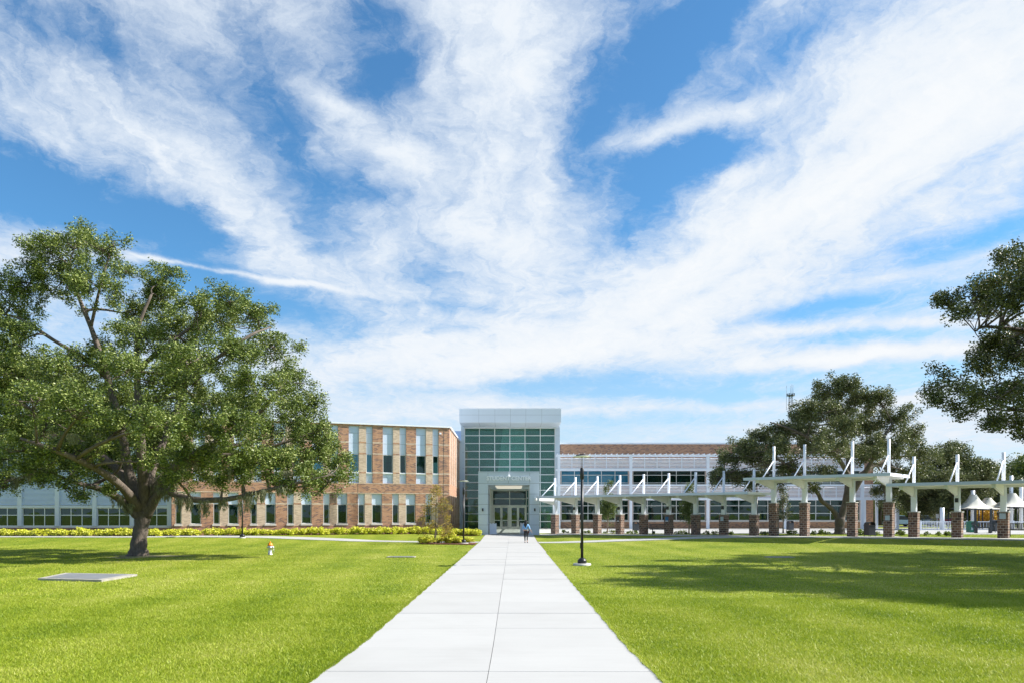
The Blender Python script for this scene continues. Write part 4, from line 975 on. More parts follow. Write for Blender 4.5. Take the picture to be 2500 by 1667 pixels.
def leaves_obj(name, C, size, mat, parent, rng, aspect=.5, flat=.35, droop=0.0):
    n = len(C)
    a = rng.normal(size=(n,3)); a[:,2] *= .6; a[:,2] -= droop; a /= np.linalg.norm(a, axis=1)[:,None]
    b = rng.normal(size=(n,3)); b -= a*(a*b).sum(1)[:,None]; b /= np.linalg.norm(b, axis=1)[:,None]
    s = (size*(.6+.8*rng.random(n)))[:,None]
    V = np.empty((n,4,3)); V[:,0] = C-a*s/2; V[:,1] = C+b*s*aspect/2; V[:,2] = C+a*s/2; V[:,3] = C-b*s*aspect/2
    V = V.reshape(-1,3).astype(np.float32)
    me = bpy.data.meshes.new(name); me.vertices.add(4*n); me.vertices.foreach_set('co', V.ravel())
    me.loops.add(4*n); me.loops.foreach_set('vertex_index', np.arange(4*n, dtype=np.int32))
    me.polygons.add(n); me.polygons.foreach_set('loop_start', np.arange(n, dtype=np.int32)*4); me.polygons.foreach_set('loop_total', np.full(n, 4, np.int32))
    me.update(); me.materials.append(mat)
    o = bpy.data.objects.new(name, me); COL.objects.link(o); o.parent = parent; return o
def cloud(clumps, rng, tuft_d=1.0, per=40, spread=.22, squash=.75, shell=.55, low_cut=.75):
    out = []; tufts = []
    for (c, r) in clumps:
        nt = max(6, int(tuft_d * 26 * r * r))
        d = rng.normal(size=(nt,3)); d /= np.linalg.norm(d, axis=1)[:,None]
        low = (d[:,2] < -.30) & (rng.random(nt) < low_cut); d[low,2] *= -1
        rad = r*(shell + (1.12-shell)*rng.random(nt)**.8); rad[rng.random(nt) < .10] *= 1.16
        lump = 1 + .30*np.sin(d[:,0]*5+c[0]*3)*np.sin(d[:,1]*4+c[1]*2)*1.0 + .22*np.sin(d[:,2]*6+c[2]*5)
        t = np.array(c) + d*rad[:,None]*lump[:,None]*np.array([1,1,squash]); tufts.append(t)
        m = per*nt; idx = rng.integers(0, nt, m)
        L = np.clip(rng.normal(size=(m,3)), -1.7, 1.7)*spread
        ax = d[idx]; L += ax*(rng.random(m)*spread*1.2)[:,None]
        out.append(t[idx]+L)
    return np.concatenate(out), tufts
def bez(p0, p1, p2, p3, n):
    r = []
    for i in range(n+1):
        t = i/n; r.append(p0*(1-t)**3+p1*3*t*(1-t)**2+p2*3*t*t*(1-t)+p3*t**3)
    return r
def branches(mb, attach, clumps, tufts, rng, r0=.10, sub=5, rs=.022):
    for (c, r), tf in zip(clumps, tufts):
        c = Vector(c); best = min(attach, key=lambda a: (a[0]-c).length + (2.0 if a[0].z > c.z+1 else 0)); p = best[0]; L = (c-p).length
        up = Vector((0,0,L*.07)); j = Vector(rng.normal(size=3))*L*.10
        pts = bez(p, p+(c-p)*.35+up+j, p+(c-p)*.7+up*.6-j, c, 7)
        ra = min(best[1]*.75, r0*(.45+.55*min(1.6, r))); mb.tube(pts, [ra*(1-.72*i/7) for i in range(8)], 6)
        for q in tf[rng.integers(0, len(tf), sub)]:
            q = Vector(q); mid = c.lerp(q, .5)+Vector(rng.normal(size=3))*.15*r
            st = pts[5] if rng.random() < .5 else c
            mb.tube([st, mid, q], [rs*1.6, rs*1.1, rs*.5], 4, cap=False)
def oak(name, label, cat, base, trunk, limbs, clumps, seed, leaf, size, per, spread, td, mat, group=None, r0=.12, sub=5, squash=.75, shell=.55, rs=.022, aspect=.5):
    rng = np.random.default_rng(seed)
    T = thing(name, label, cat, base, 0, group); B = Vector(base)
    mb = MB(); att = []
    def add(pts, rad, n):
        P = [Vector(p)-B for p in pts]; Q = []; Rr = []
        for i in range(len(P)-1):
            a = P[max(i-1,0)]; b_ = P[i]; c = P[i+1]; d_ = P[min(i+2, len(P)-1)]
            for k in range(4):
                t = k/4; Q.append(.5*((2*b_)+(c-a)*t+(2*a-5*b_+4*c-d_)*t*t+(-a+3*b_-3*c+d_)*t**3)); Rr.append(rad[i]*(1-t)+rad[i+1]*t)
        Q.append(P[-1]); Rr.append(rad[-1]); Rr = [r*(1+.07*math.sin(i*1.9+seed)) for i, r in enumerate(Rr)]
        mb.tube(Q, Rr, n); return list(zip(Q, Rr))
    att += add(trunk[0], trunk[1], 18)[-3:]
    for pts, rad in limbs: att += add(pts, rad, 10)[3:]
    cl = [(np.array(Vector(c)-B), r) for c, r in clumps]
    C, tufts = cloud(cl, rng, td, per, spread, squash, shell, .5 if seed == 3 else .7)
    branches(mb, att, cl, tufts, rng, r0, sub, rs)
    # flare and root swell
    mb.build('trunk', M['bark'], T)
    leaves_obj('crown', C, size, mat, T, rng, aspect)
    return T, cl, tufts, att

# ---- the big live oak on the left
Y0 = 39.6
def P3(x, y, Y): return Vector((PX(x, Y), Y, PZ(y, Y)))
rr = random.Random(4)
TB = P3(338, 1357, Y0)
trunk = ([TB+Vector((-.05,0,-.25)), TB+Vector((0,0,.12)), P3(338,1335,Y0), P3(342,1300,Y0), P3(348,1268,Y0), P3(350,1246,Y0)], [.70,.55,.42,.37,.38,.42])
S = Y0/F
limbs = [
 ([P3(348,1262,Y0), P3(325,1246,Y0-.3), P3(300,1222,Y0-.8), P3(262,1200,Y0-1.4), P3(225,1187,Y0-2), P3(180,1176,Y0-2.6), P3(120,1150,Y0-3)], [.34,.26,.20,.17,.14,.10,.05]),
 ([P3(345,1255,Y0), P3(330,1205,Y0+.3), P3(310,1130,Y0+.5), P3(300,1060,Y0+.3), P3(272,960,Y0), P3(250,880,Y0-.3), P3(222,800,Y0-.4), P3(190,720,Y0-.2), P3(170,650,Y0)], [.36,.28,.24,.22,.18,.15,.12,.09,.05]),
 ([P3(350,1252,Y0), P3(352,1190,Y0-.5), P3(345,1100,Y0-1), P3(338,1000,Y0-1.2), P3(335,900,Y0-1.2), P3(338,800,Y0-1), P3(370,720,Y0-.8)], [.36,.30,.24,.19,.15,.11,.06]),
 ([P3(355,1250,Y0), P3(375,1200,Y0-.2), P3(420,1150,Y0-.8), P3(480,1105,Y0-1.2), P3(560,1060,Y0-1.6), P3(640,1000,Y0-1.6), P3(690,940,Y0-1.4)], [.34,.28,.24,.20,.16,.11,.06]),
 ([P3(358,1256,Y0), P3(380,1215,Y0-.4), P3(405,1196,Y0-.8), P3(440,1212,Y0-1.4), P3(480,1219,Y0-1.8), P3(540,1219,Y0-2.2), P3(585,1212,Y0-2.4), P3(640,1198,Y0-2.6), P3(720,1180,Y0-2.6), P3(800,1160,Y0-2.4)], [.30,.24,.20,.18,.16,.14,.12,.10,.07,.03]),
 ([P3(340,1240,Y0), P3(300,1160,Y0+.8), P3(230,1100,Y0+1.5), P3(140,1050,Y0+2), P3(60,990,Y0+2.2), P3(-40,960,Y0+2)], [.30,.24,.20,.16,.12,.06]),
 ([P3(350,1245,Y0), P3(370,1150,Y0+1.5), P3(410,1050,Y0+3), P3(450,950,Y0+4), P3(470,850,Y0+4.2), P3(500,780,Y0+4)], [.30,.24,.20,.15,.10,.05]),
 ([P3(345,1250,Y0), P3(300,1190,Y0-2), P3(230,1140,Y0-4), P3(140,1100,Y0-5.5), P3(50,1070,Y0-6)], [.26,.22,.18,.13,.06]),
 ([P3(355,1245,Y0), P3(400,1160,Y0+2.5), P3(500,1110,Y0+5), P3(600,1080,Y0+6), P3(680,1060,Y0+6.5)], [.26,.22,.18,.13,.06]),
 ([P3(262,925,Y0), P3(215,880,Y0-.8), P3(130,830,Y0-1.2), P3(40,775,Y0-1), P3(-60,760,Y0)], [.13,.11,.09,.07,.03]),
 ([P3(335,900,Y0-1.2), P3(400,850,Y0), P3(480,790,Y0+.8), P3(560,740,Y0+.5)], [.13,.11,.08,.04]),
 ([P3(338,1000,Y0-1.2), P3(420,950,Y0-2.5), P3(520,880,Y0-3), P3(610,820,Y0-2.5), P3(660,800,Y0-1)], [.15,.13,.10,.07,.03]),
 ([P3(470,1110,Y0-1.1), P3(560,1110,Y0-1), P3(660,1090,Y0-.5), P3(750,1060,Y0)], [.15,.12,.08,.03]),
 ([P3(222,800,Y0-.4), P3(240,720,Y0-.8), P3(262,640,Y0-.8), P3(280,590,Y0-.5)], [.09,.07,.05,.02]),
 ([P3(212,1190,Y0-2), P3(250,1172,Y0-1.5), P3(285,1150,Y0-1.4), P3(300,1120,Y0-1.8)], [.10,.09,.08,.04]),
]
CL = [(110,612,58,0),(185,595,62,1),(250,612,58,-1),(150,690,80,1),(240,700,72,-1),(75,690,55,0),(300,665,38,1),(385,685,52,0),(395,735,62,1),
 (20,740,85,0),(-60,790,110,1),(30,840,80,-2),(-130,900,120,0),(60,925,82,3),(140,905,62,-3),(-10,960,80,2),(330,770,55,2),
 (330,845,80,-2),(425,820,88,2),(480,765,64,-1),(560,738,56,0),(545,800,70,2),(620,785,60,-1),(560,870,88,-3),(660,862,70,1),(480,930,95,3),(385,940,85,-4),(270,945,70,4),(205,880,52,-1),(250,860,40,3),
 (700,935,64,0),(625,960,80,-3),(740,1000,60,1),(770,1055,55,-1),(690,1060,80,2),(580,1060,88,-4),(775,1120,52,0),(828,1145,36,0),(730,1150,62,-2),(680,1130,50,3),(800,1180,30,-1),(848,1128,30,1),(832,1165,26,-1),(765,1172,34,1),(800,1100,40,2),(705,1196,24,-2),(715,990,40,-2),(790,1085,36,0),
 (300,1045,88,-4),(200,1015,88,4),(100,1010,88,-3),(10,1030,95,3),(-110,1040,110,0),(60,1100,62,-5),(-30,1115,70,-2),(175,1110,75,-4),(255,1120,52,3),(400,1050,80,4),(490,1050,80,-4),(470,1125,55,-3),(560,1130,58,3),(640,1125,60,-3),
 (380,1130,40,-5),(430,1170,32,-3),(590,1165,42,-3),(670,1178,36,-2),(740,1190,30,-2),
 (155,1190,30,-3),(205,1215,26,-3),(120,1165,36,-3),(270,1200,22,-2),(10,1175,38,-3),(-10,1195,26,-3),(60,1150,40,-4),(320,1180,30,3),(500,1170,28,4),
 (185,1145,40,-2),(440,1120,48,0),(330,1140,44,4),(500,1140,44,2),(610,1145,46,0),(250,1150,44,2),(120,1125,46,0),(400,1145,40,3),(545,1180,26,-2),(360,1090,60,2),(70,1160,36,3),(150,960,85,7),(330,1000,90,7),(500,1000,85,7),(250,1060,90,7.5),(420,1100,70,7),(0,900,90,7),(100,1060,80,7),(600,1000,70,6.5),
 (200,1000,70,-7),(380,1040,65,-7),(80,980,65,-7),(300,900,60,-6),(450,880,60,-6)]
clumps = []
for x, y, r, dy_ in CL:
    Yc = Y0+dy_+rr.uniform(-.5,.5); clumps.append((P3(x, y, Yc), r/F*Yc*.82))
oakT, cl, tufts, att = oak('oak_tree', 'huge spreading live oak with hanging moss on the left lawn', 'tree', tuple(TB), trunk, limbs, clumps, 3, None, .115, 120, .165, 1.15, M['oak_near'], None, .11, 9, .8, .42, .02, .5)
# Spanish moss hanging from the lower limbs
rng = np.random.default_rng(8); pts = []
MO = [(440,1215,-1.4,26),(410,1196,-.8,22),(460,1215,-1.6,26),(500,1222,-2,30),(540,1218,-2.2,22),(600,1212,-2.5,34),(620,1200,-2.6,20),(420,1150,-.8,40),(400,1165,-.5,44),(450,1130,-1,34),(520,1080,-1.4,30),(560,1140,-3,26),(310,1230,-.8,20),(290,1210,-1,26),(325,1215,0,34),(98,1150,-3,30),(75,1150,-3,20),(40,1165,-3,24),(260,1185,-1.5,18),(480,1110,-1.2,34),(385,1185,-.6,36),(650,1195,-2.6,24),(690,1190,-2.6,16),(180,1060,-6,20),(700,1150,-2,20)]
for x, y, dY, ln in MO:
    for s_ in range(9):
        Yc = Y0+dY+rng.normal()*.3; p = np.array(P3(x+rng.normal()*9, y-4, Yc))-np.array(TB); l = ln/F*Yc*(.6+.8*rng.random())
        k = int(90*l)+20; t = rng.random(k)**1.2; q = np.empty((k,3)); wv = .07*(1-t)+.02
        q[:,0] = p[0]+rng.normal(size=k)*wv; q[:,1] = p[1]+rng.normal(size=k)*wv; q[:,2] = p[2]-t*l; pts.append(q)
def strands(name, C, ln, wd_, mat, parent, rng):
    n = len(C); a = rng.normal(size=(n,3))*.18; a[:,2] = -1; a /= np.linalg.norm(a, axis=1)[:,None]
    b_ = rng.normal(size=(n,3)); b_[:,2] = 0; b_ /= np.linalg.norm(b_, axis=1)[:,None]
    s = (ln*(.5+rng.random(n)))[:,None]; V = np.empty((n,4,3)); V[:,0] = C; V[:,1] = C+a*s*.4+b_*wd_; V[:,2] = C+a*s; V[:,3] = C+a*s*.4-b_*wd_
    me = bpy.data.meshes.new(name); me.from_pydata(V.reshape(-1,3).tolist(), [], [(4*i,4*i+1,4*i+2,4*i+3) for i in range(n)]); me.materials.append(mat)
    o = bpy.data.objects.new(name, me); COL.objects.link(o); o.parent = parent; return o
strands('hanging_moss', np.concatenate(pts), .16, .013, M['moss'], oakT, rng)
# bare earth around the foot
mb = MB(); n = 40; vs = [(TB.x+.3, TB.y-.2, g(TB.x, TB.y)+.03)]
for k in range(n):
    t = 2*math.pi*k/n; r_ = 1+.25*math.sin(3*t+1)+.15*math.sin(7*t); x, y = TB.x+.5+1.9*r_*math.cos(t), TB.y-.3+1.6*r_*math.sin(t); vs.append((x, y, g(x, y)+.012))
mb.add(vs, [(0, k+1, (k+1)%n+1) for k in range(n)]); tag(mb.build('bare_soil', simple('bare_soil', (.26,.24,.13), .95, 0, .35, 5, .2, .6)), kind='structure')

# ---- right oaks
Y1 = 62.0; TB1 = P3(2050, 1305, Y1)
tr1_ = ([TB1+Vector((0,0,-.2)), TB1+Vector((0,0,.25)), P3(2050,1285,Y1), P3(2051,1262,Y1)], [.58,.44,.38,.40])
li1 = [([P3(2048,1268,Y1), P3(2036,1248,Y1), P3(2020,1232,Y1-.5), P3(2006,1222,Y1-.8), P3(1998,1205,Y1-1), P3(1985,1188,Y1-1.2), P3(1968,1172,Y1-1.5), P3(1930,1140,Y1-2), P3(1880,1110,Y1-2.5)], [.26,.21,.19,.18,.16,.15,.14,.10,.05]),
 ([P3(2052,1268,Y1), P3(2062,1235,Y1), P3(2068,1200,Y1), P3(2072,1150,Y1+.5), P3(2068,1090,Y1+.8), P3(2050,1030,Y1+.8), P3(2030,980,Y1+.5)], [.32,.28,.25,.22,.17,.12,.06]),
 ([P3(2066,1225,Y1), P3(2095,1180,Y1-.5), P3(2125,1130,Y1-1), P3(2150,1080,Y1-1.2), P3(2180,1030,Y1-1)], [.26,.22,.18,.13,.06]),
 ([P3(2072,1160,Y1), P3(2040,1110,Y1-1), P3(1995,1080,Y1-1.5), P3(1940,1050,Y1-2), P3(1880,1030,Y1-2)], [.20,.17,.14,.10,.05]),
 ([P3(2070,1190,Y1), P3(2110,1150,Y1+2), P3(2170,1120,Y1+3), P3(2230,1110,Y1+3.5)], [.2,.16,.12,.06])]
CR = [(1778,1118,40,0),(1762,1150,24,-1),(1800,1160,34,1),(1818,1094,36,-1),(1852,1068,34,1),(1850,1120,48,2),(1902,1050,38,-1),(1900,1095,46,-3),(1955,1015,38,1),(1925,1140,38,-2),(1985,1010,56,-2),(2040,950,52,0),(2008,965,32,2),(1990,1080,56,3),(2095,975,52,1),(2078,935,34,-1),(2150,975,46,-1),(2060,1045,58,-3),
 (2130,1040,58,2),(2195,1020,48,0),(2225,1060,42,1),(2180,1090,54,-2),(2120,1110,50,-4),(2245,1110,46,2),(2230,1150,34,-1),(2185,1148,36,3),(1860,1160,26,-2),(1905,1170,18,-2),(2010,1145,30,-4),(1835,1180,16,-1),(1740,1165,16,0),(2150,1195,26,4),(2190,1190,30,3),(2175,1225,20,3),(1985,1190,14,-2),(2050,1010,60,6),(1950,1050,55,6),(2140,1090,55,6),(1900,1070,40,5.5),(2020,1090,55,-6),(1820,1090,36,4)]
clumps = [(P3(x, y+7, Y1+d_), r/F*(Y1+d_)*.76) for x, y, r, d_ in CR]
oak('oak_tree', 'wide dark oak behind the raised canopy, trunk between two tall piers', 'tree', tuple(TB1), tr1_, li1, clumps, 21, None, .155, 105, .20, 1.0, M['oak_far'], None, .10, 7, .75, .30, .026, .5)
Y2 = 80.0; TB2 = P3(2335, 1290, Y2)
CR2 = [(2285,1125,42,0),(2330,1140,46,1),(2375,1150,42,-1),(2310,1180,46,-2),(2360,1195,46,1),(2405,1185,36,-1),(2425,1160,24,0),(2290,1215,36,2),(2240,1190,36,1),(2300,1232,26,-1),(2250,1240,30,3),(2210,1225,30,3),(2285,1250,24,3),(2325,1100,26,2),(2400,1145,22,-1)]
clumps = [(P3(x, y, Y2+d_), r/F*(Y2+d_)*.95) for x, y, r, d_ in CR2]
oak('oak_tree', 'olive oak beyond the right canopy with branches over the white tents', 'tree', tuple(TB2), ([TB2, P3(2335,1260,Y2), P3(2330,1220,Y2)], [.45,.38,.34]),
 [([P3(2330,1220,Y2), P3(2310,1170,Y2), P3(2290,1130,Y2)], [.3,.2,.08]), ([P3(2330,1220,Y2), P3(2360,1170,Y2), P3(2390,1150,Y2)], [.3,.2,.08])], clumps, 33, None, .19, 80, .25, 1.1, M['oak_far'], None, .10, 5, .75, .35, .03, .5)
Y3 = 33.0; TB3 = Vector((32.5, 32, g(32.5, 32)))
CR3 = [(2490,655,52,0),(2432,690,44,-1),(2375,722,42,0),(2318,748,30,0),(2345,770,30,-1),(2400,770,44,1),(2462,750,60,-1),(2490,820,50,2),(2440,832,34,0),(2478,845,48,1),(2405,850,22,0),(2465,700,40,1),(2420,735,36,0),(2385,875,30,1),(2300,735,16,0),(2445,640,22,0),(2430,845,26,0),
 (2300,930,34,0),(2275,955,24,1),(2340,955,40,-1),(2395,905,46,0),(2450,880,60,1),(2385,985,42,-1),(2440,970,62,-2),(2492,960,66,0),(2470,1040,36,-1),(2440,1030,24,0),(2492,1065,26,0),(2330,1000,20,0),(2360,1010,16,1),(2415,1035,18,-1),(2282,985,14,0)]
clumps = [(P3(x, y, Y3+d_*4), r/F*(Y3+d_*4)*.80) for x, y, r, d_ in CR3]
extra = []
for i in range(150):
    a = rr.uniform(0, 6.283); q = rr.uniform(.1, 1)**.5; z = rr.uniform(-1, 1)
    X = 30+12.5*q*math.cos(a); Y = 31+13*q*math.sin(a); Z = 9.8+4.8*z*math.sqrt(max(.05, 1-q*q*.85))
    if X < 17+.25*abs(Y-30): continue
    if HX+F*X/max(Y,1) < 2530: continue
    r_ = rr.uniform(1.1, 1.8)
    if HX+F*(X-r_*1.3)/max(Y-r_*.5,1) < 2505: continue
    extra.append((Vector((X, Y, Z)), r_))
clumps += extra
limbs3 = [([TB3+Vector((0,0,3)), Vector((31,33,7)), Vector((27.5,33,9.5)), P3(2440,800,33), P3(2380,810,33)], [.5,.34,.20,.08,.03]), ([TB3+Vector((0,0,3)), Vector((30,33,5.5)), Vector((26.5,33,6.8)), P3(2480,1000,33), P3(2400,950,33)], [.42,.30,.18,.08,.03]),
 ([TB3+Vector((0,0,3)), Vector((34,31,8)), Vector((34,28,12))], [.5,.35,.12]), ([TB3+Vector((0,0,3)), Vector((36,35,8)), Vector((40,38,11))], [.5,.35,.12]), ([TB3+Vector((0,0,3)), Vector((32,27,7)), Vector((29,23,9))], [.45,.3,.12])]
oak('oak_tree', 'dark near oak reaching in from the right border above the canopy', 'tree', tuple(TB3), ([TB3-Vector((0,0,.2)), TB3+Vector((0,0,.5)), TB3+Vector((0,0,3))], [.85,.62,.55]), limbs3, clumps, 44, None, .115, 105, .17, 1.15, M['oak_far'], None, .10, 6, .8, .30, .018, .55)

# ---- distant tree line
def bg_proto(seed, hgt, wid, mat, label):
    rng = np.random.default_rng(seed); cl = []
    for i in range(22):
        a = rng.random()*6.283; q = rng.random()**.5; z = rng.random()
        cl.append(((wid*.42*q*math.cos(a), wid*.42*q*math.sin(a), hgt*(.10+.80*z*(1-.5*q*q))), wid*(.11+.06*rng.random())))
    T = thing('tree', label, 'tree', (0,0,0), 0, 'trees far behind the railing'); mb = MB()
    mb.tube([(0,0,-.3),(0,0,hgt*.2),(.2,0,hgt*.4)], [.42,.32,.2], 10)
    C, tf = cloud([(np.array(c), r) for c, r in cl], rng, .6, 30, .5, .8, .35)
    branches(mb, [(Vector((0,0,hgt*.22)), .3), (Vector((.2,0,hgt*.38)), .2)], [(np.array(c), r) for c, r in cl], tf, rng, .08, 2, .03)
    mb.build('trunk', M['bark'], T); leaves_obj('crown', C, .34, mat, T, rng, .6); return T
pa = bg_proto(71, 11, 11, M['tree_line'], 'dense dark tree'); pb = bg_proto(72, 12, 12, M['oak_far'], 'olive tree')
BG = [(2150,112,6.5),(2172,118,7.5),(2205,135,8.5),(2255,140,9),(2120,118,7),(2465,150,13.2),(2500,140,13.6),(2545,150,13),(2390,150,10.5),(2330,140,9),(2270,128,8.5),(2215,125,9.5),(2165,130,8.5),(2430,125,9),(2140,150,9),(2300,118,6.5),(2240,118,6),(2188,145,10),(2360,120,7),(2480,118,8)]
txt = ['dark tree in the row beyond the parking, seen through the canopy', 'olive tree in the row beyond the parking, seen through the canopy']
for i, (x, Y, h_) in enumerate(BG):
    src = (pa, pb)[i % 2]; X = PX(x, Y); loc = (X, Y, g(X, Y)); s_ = h_/(11, 12)[i % 2]
    if i < 2: o = src; o.location = loc; o.scale = (s_,)*3; o['label'] = txt[i % 2]
    else: o = dup(src, loc, i*1.3, txt[i % 2], s_)
# orange shrub
def bush(name, label, cat, loc, r, n, size, mat, seed, group=None, sq=.8, stems=5):
    rng = np.random.default_rng(seed); T = thing(name, label, cat, loc, 0, group)
    cl = [(np.array([rng.normal()*r*.35, rng.normal()*r*.35, r*sq*(.45+.5*rng.random())]), r*(.38+.2*rng.random())) for _ in range(7)]
    nt = []; 
    for c, rad in cl:
        d = rng.normal(size=(n//7,3)); d /= np.linalg.norm(d, axis=1)[:,None]; nt.append(c+d*(rad*(.5+.55*rng.random(n//7)))[:,None])
    C = np.concatenate(nt); C[:,2] = np.maximum(C[:,2], .04); mb = MB()
    for k in range(stems): q = cl[k % 7][0]; mb.tube([(0,0,-.05), tuple(q*.5), tuple(q)], [.02,.014,.006], 5)
    mb.build('stem', M['bark_pale'], T); leaves_obj('foliage', C, size, mat, T, rng, .6); return T
X = PX(2415, 95); bush('shrub', 'orange shrub glowing behind the white railing', 'shrub', (X, 95, .5), 2.1, 1800, .25, M['orangeleaf'], 9)
# ---- yellow-green shrubs along the left walls
protos = [bush('shrub', 'x', 'shrub', (0,0,0), .44, 560, .13, M['shrubleaf'], 100+i, 'yellow green shrubs along the left buildings') for i in range(4)]
k = 0
lab = 'bright yellow green shrub in the row along the left building wall'
rows = []
x = -46.0
while x < -6.9:
    rows.append(x); x += rr.uniform(.42, .62) + (.40 if rr.random() < .08 else 0)
for x in rows:
    y = wallY(x)-1.55+rr.uniform(-.12,.12); s_ = rr.uniform(1.0, 1.38); loc = (x, y, g(x, y))
    if k < 4: o = protos[k]; o.location = loc; o.scale = (s_*1.0,)*3; o['label'] = lab
    else: o = dup(protos[k % 4], loc, rr.uniform(0, 6), lab, (s_, s_, s_*rr.uniform(.85,1.1)))
    k += 1
lab2 = 'yellow green shrub crowded in the corner left of the glass entrance'
for i in range(15):
    x = -6.0+rr.uniform(0,2.75); y = 70.0+rr.uniform(-.2,1.4)-.25*(x+6); dup(protos[i % 4], (x, y, g(x, y)), rr.uniform(0,6), lab2, rr.uniform(1.0,1.35))
# mulch bed with the young cypress
bx = lambda x: PX(x, 56)
slab('mulch_bed', [(bx(1016),55.6),(bx(1040),54.4),(bx(1110),53.9),(bx(1166),53.6),(-2.75,54.6),(-2.75,57.0),(bx(1100),57.3),(bx(1040),57.2)], .045, M['mulch'])
slab('mulch_bed', [(-46,62.35),(-30.1,62.35),(-24,63.9),(-14,67.4),(-8,69.5),(-3.3,68.6),(-3.35,71.0),(-6.2,71.5),(-30.1,63.2),(-46,64.4)], .02, M['mulch'])
for (x, Y, s_) in ((1030,56.0,1.0),(1045,55.2,1.25),(1052,56.4,1.1),(1071,56.6,.9),(1085,56.4,1.2),(1098,55.8,1.35),(1107,56.2,1.3),(1116,55.6,1.15),(1126,56.6,.85),(1137,56.3,.9),(1145,56.0,1.0),(1036,56.6,.9)):
    X = PX(x, Y); dup(protos[int(x) % 4], (X, Y, g(X, Y)+.03), x, 'yellow green shrub in the mulch bed around the young cypress', s_*.92)
def young(label, x, Y, ybase, clp, mat, size, per, seed, wisp, name='young_tree', spread=.16, td=1.2, r0=.03, tr_=.07):
    X = PX(x, Y); B = Vector((X, Y, g(X, Y))); rng = np.random.default_rng(seed)
    T = thing(name, label, 'tree', tuple(B)); mb = MB()
    top = Vector((PX(clp[-1][0], Y), Y, PZ(clp[-1][1], Y)))-B
    tp = [Vector((0,0,-.1)), Vector((0,0,.3)), top*.35+Vector((.03,0,0)), top*.7, top]
    mb.tube(tp, [tr_*1.5, tr_, tr_*.75, tr_*.5, .01], 8)
    cl = [(np.array(P3(a, b_, Y+d_)-B), r/F*Y) for a, b_, r, d_ in clp]
    C, tf = cloud(cl, rng, td, per, spread, 1.0, .2)
    att = [(p, .05) for p in [tp[1].lerp(tp[-1], t) for t in np.linspace(.15, 1, 12)]]
    branches(mb, att, cl, tf, rng, r0, 6, .008)
    mb.build('trunk', M['bark_pale'], T); leaves_obj('crown', C, size, mat, T, rng, .45)
    return T, B
cy, Bc = young('young bald cypress turning orange, staked in a mulch bed', 1062, 55.6, 1324,
 [(1062,1280,14,0),(1045,1290,14,.3),(1080,1290,15,-.3),(1095,1270,12,.3),(1035,1268,12,-.2),(1050,1255,14,.2),(1078,1252,15,-.2),(1040,1240,11,.1),(1095,1240,10,0),(1065,1235,14,.2),(1055,1220,11,0),(1080,1222,11,.2),(1068,1208,10,0),(1058,1200,7,0),(1032,1300,9,0),(1096,1297,9,.2),(1085,1307,9,0),(1066,1192,5,0)], M['cypress'], .10, 34, 5, 1, 'cypress_tree', .12, 1.5)
b = MB()
for dx_, dy_ in ((-1.0,.3),(.9,.2),(.3,-.7)): b.tube([(dx_,dy_,0),(0,0,1.55)], .012, 4)
b.build('stake', M['dark'], cy)
young('young tree with round crown in front of the right wing, near the fourth pier', 1483, 74.5, 1301, [(1483,1262,12,0),(1474,1250,12,.2),(1494,1250,12,-.2),(1484,1236,14,0),(1476,1228,10,.2),(1494,1230,10,0),(1484,1215,8,0),(1482,1195,6,0),(1486,1180,5,0)], M['youngleaf'], .14, 50, 6, 1, td=2.6)
young('young tree with narrow crown beside the seventh pier', 1682, 68, 1303, [(1681,1268,10,0),(1672,1256,11,.2),(1688,1254,10,-.2),(1680,1240,13,0),(1674,1228,10,.2),(1688,1226,10,0),(1683,1212,7,0),(1684,1195,6,0),(1685,1188,4,0)], M['youngleaf'], .14, 50, 7, 1, td=2.6)
young('sparse silvery young tree between the two leftmost tall piers', 1912, 67, 1301, [(1913,1262,12,0),(1904,1250,10,.2),(1922,1252,11,-.2),(1912,1236,12,0),(1908,1220,9,.2),(1916,1222,8,0),(1911,1206,7,0),(1911,1194,5,0)], M['oak_far'], .13, 44, 8, 1, td=1.8)
# small plants in the bed behind the piers
pp = [bush('bed_plant', 'x', 'plant', (0,0,0), .26, 90, .13, M['bedleaf'], 200+i, 'small plants in the bed behind the piers', .9, 4) for i in range(3)]
k = 0
for x in (1376,1384,1428,1437,1476,1495,1533,1540,1553,1596,1652,1667,1675,1726,1745,1785,1860,1872,1925,1940,1985,2005,2020,2098,2110,2140,2195,2205,2262,2290,2310,2318):
    Y = (73-.0)/(1+.0005*(x-1355)) + (2.2 if x < 1900 else 4.5) + rr.uniform(-.4,.4); X = PX(x, Y); loc = (X, Y, g(X, Y)); s_ = rr.uniform(.75,1.3)*(1.25 if x > 1900 else 1)
    lb = 'small low plant in the bed between the short piers and the plaza' if x < 1860 else 'small low plant in the bed behind the tall piers and the railing side'
    if k < 3: o = pp[k]; o.location = loc; o['label'] = lb; o.scale = (s_,)*3
    else: dup(pp[k % 3], loc, rr.uniform(0,6), lb, s_)
    k += 1
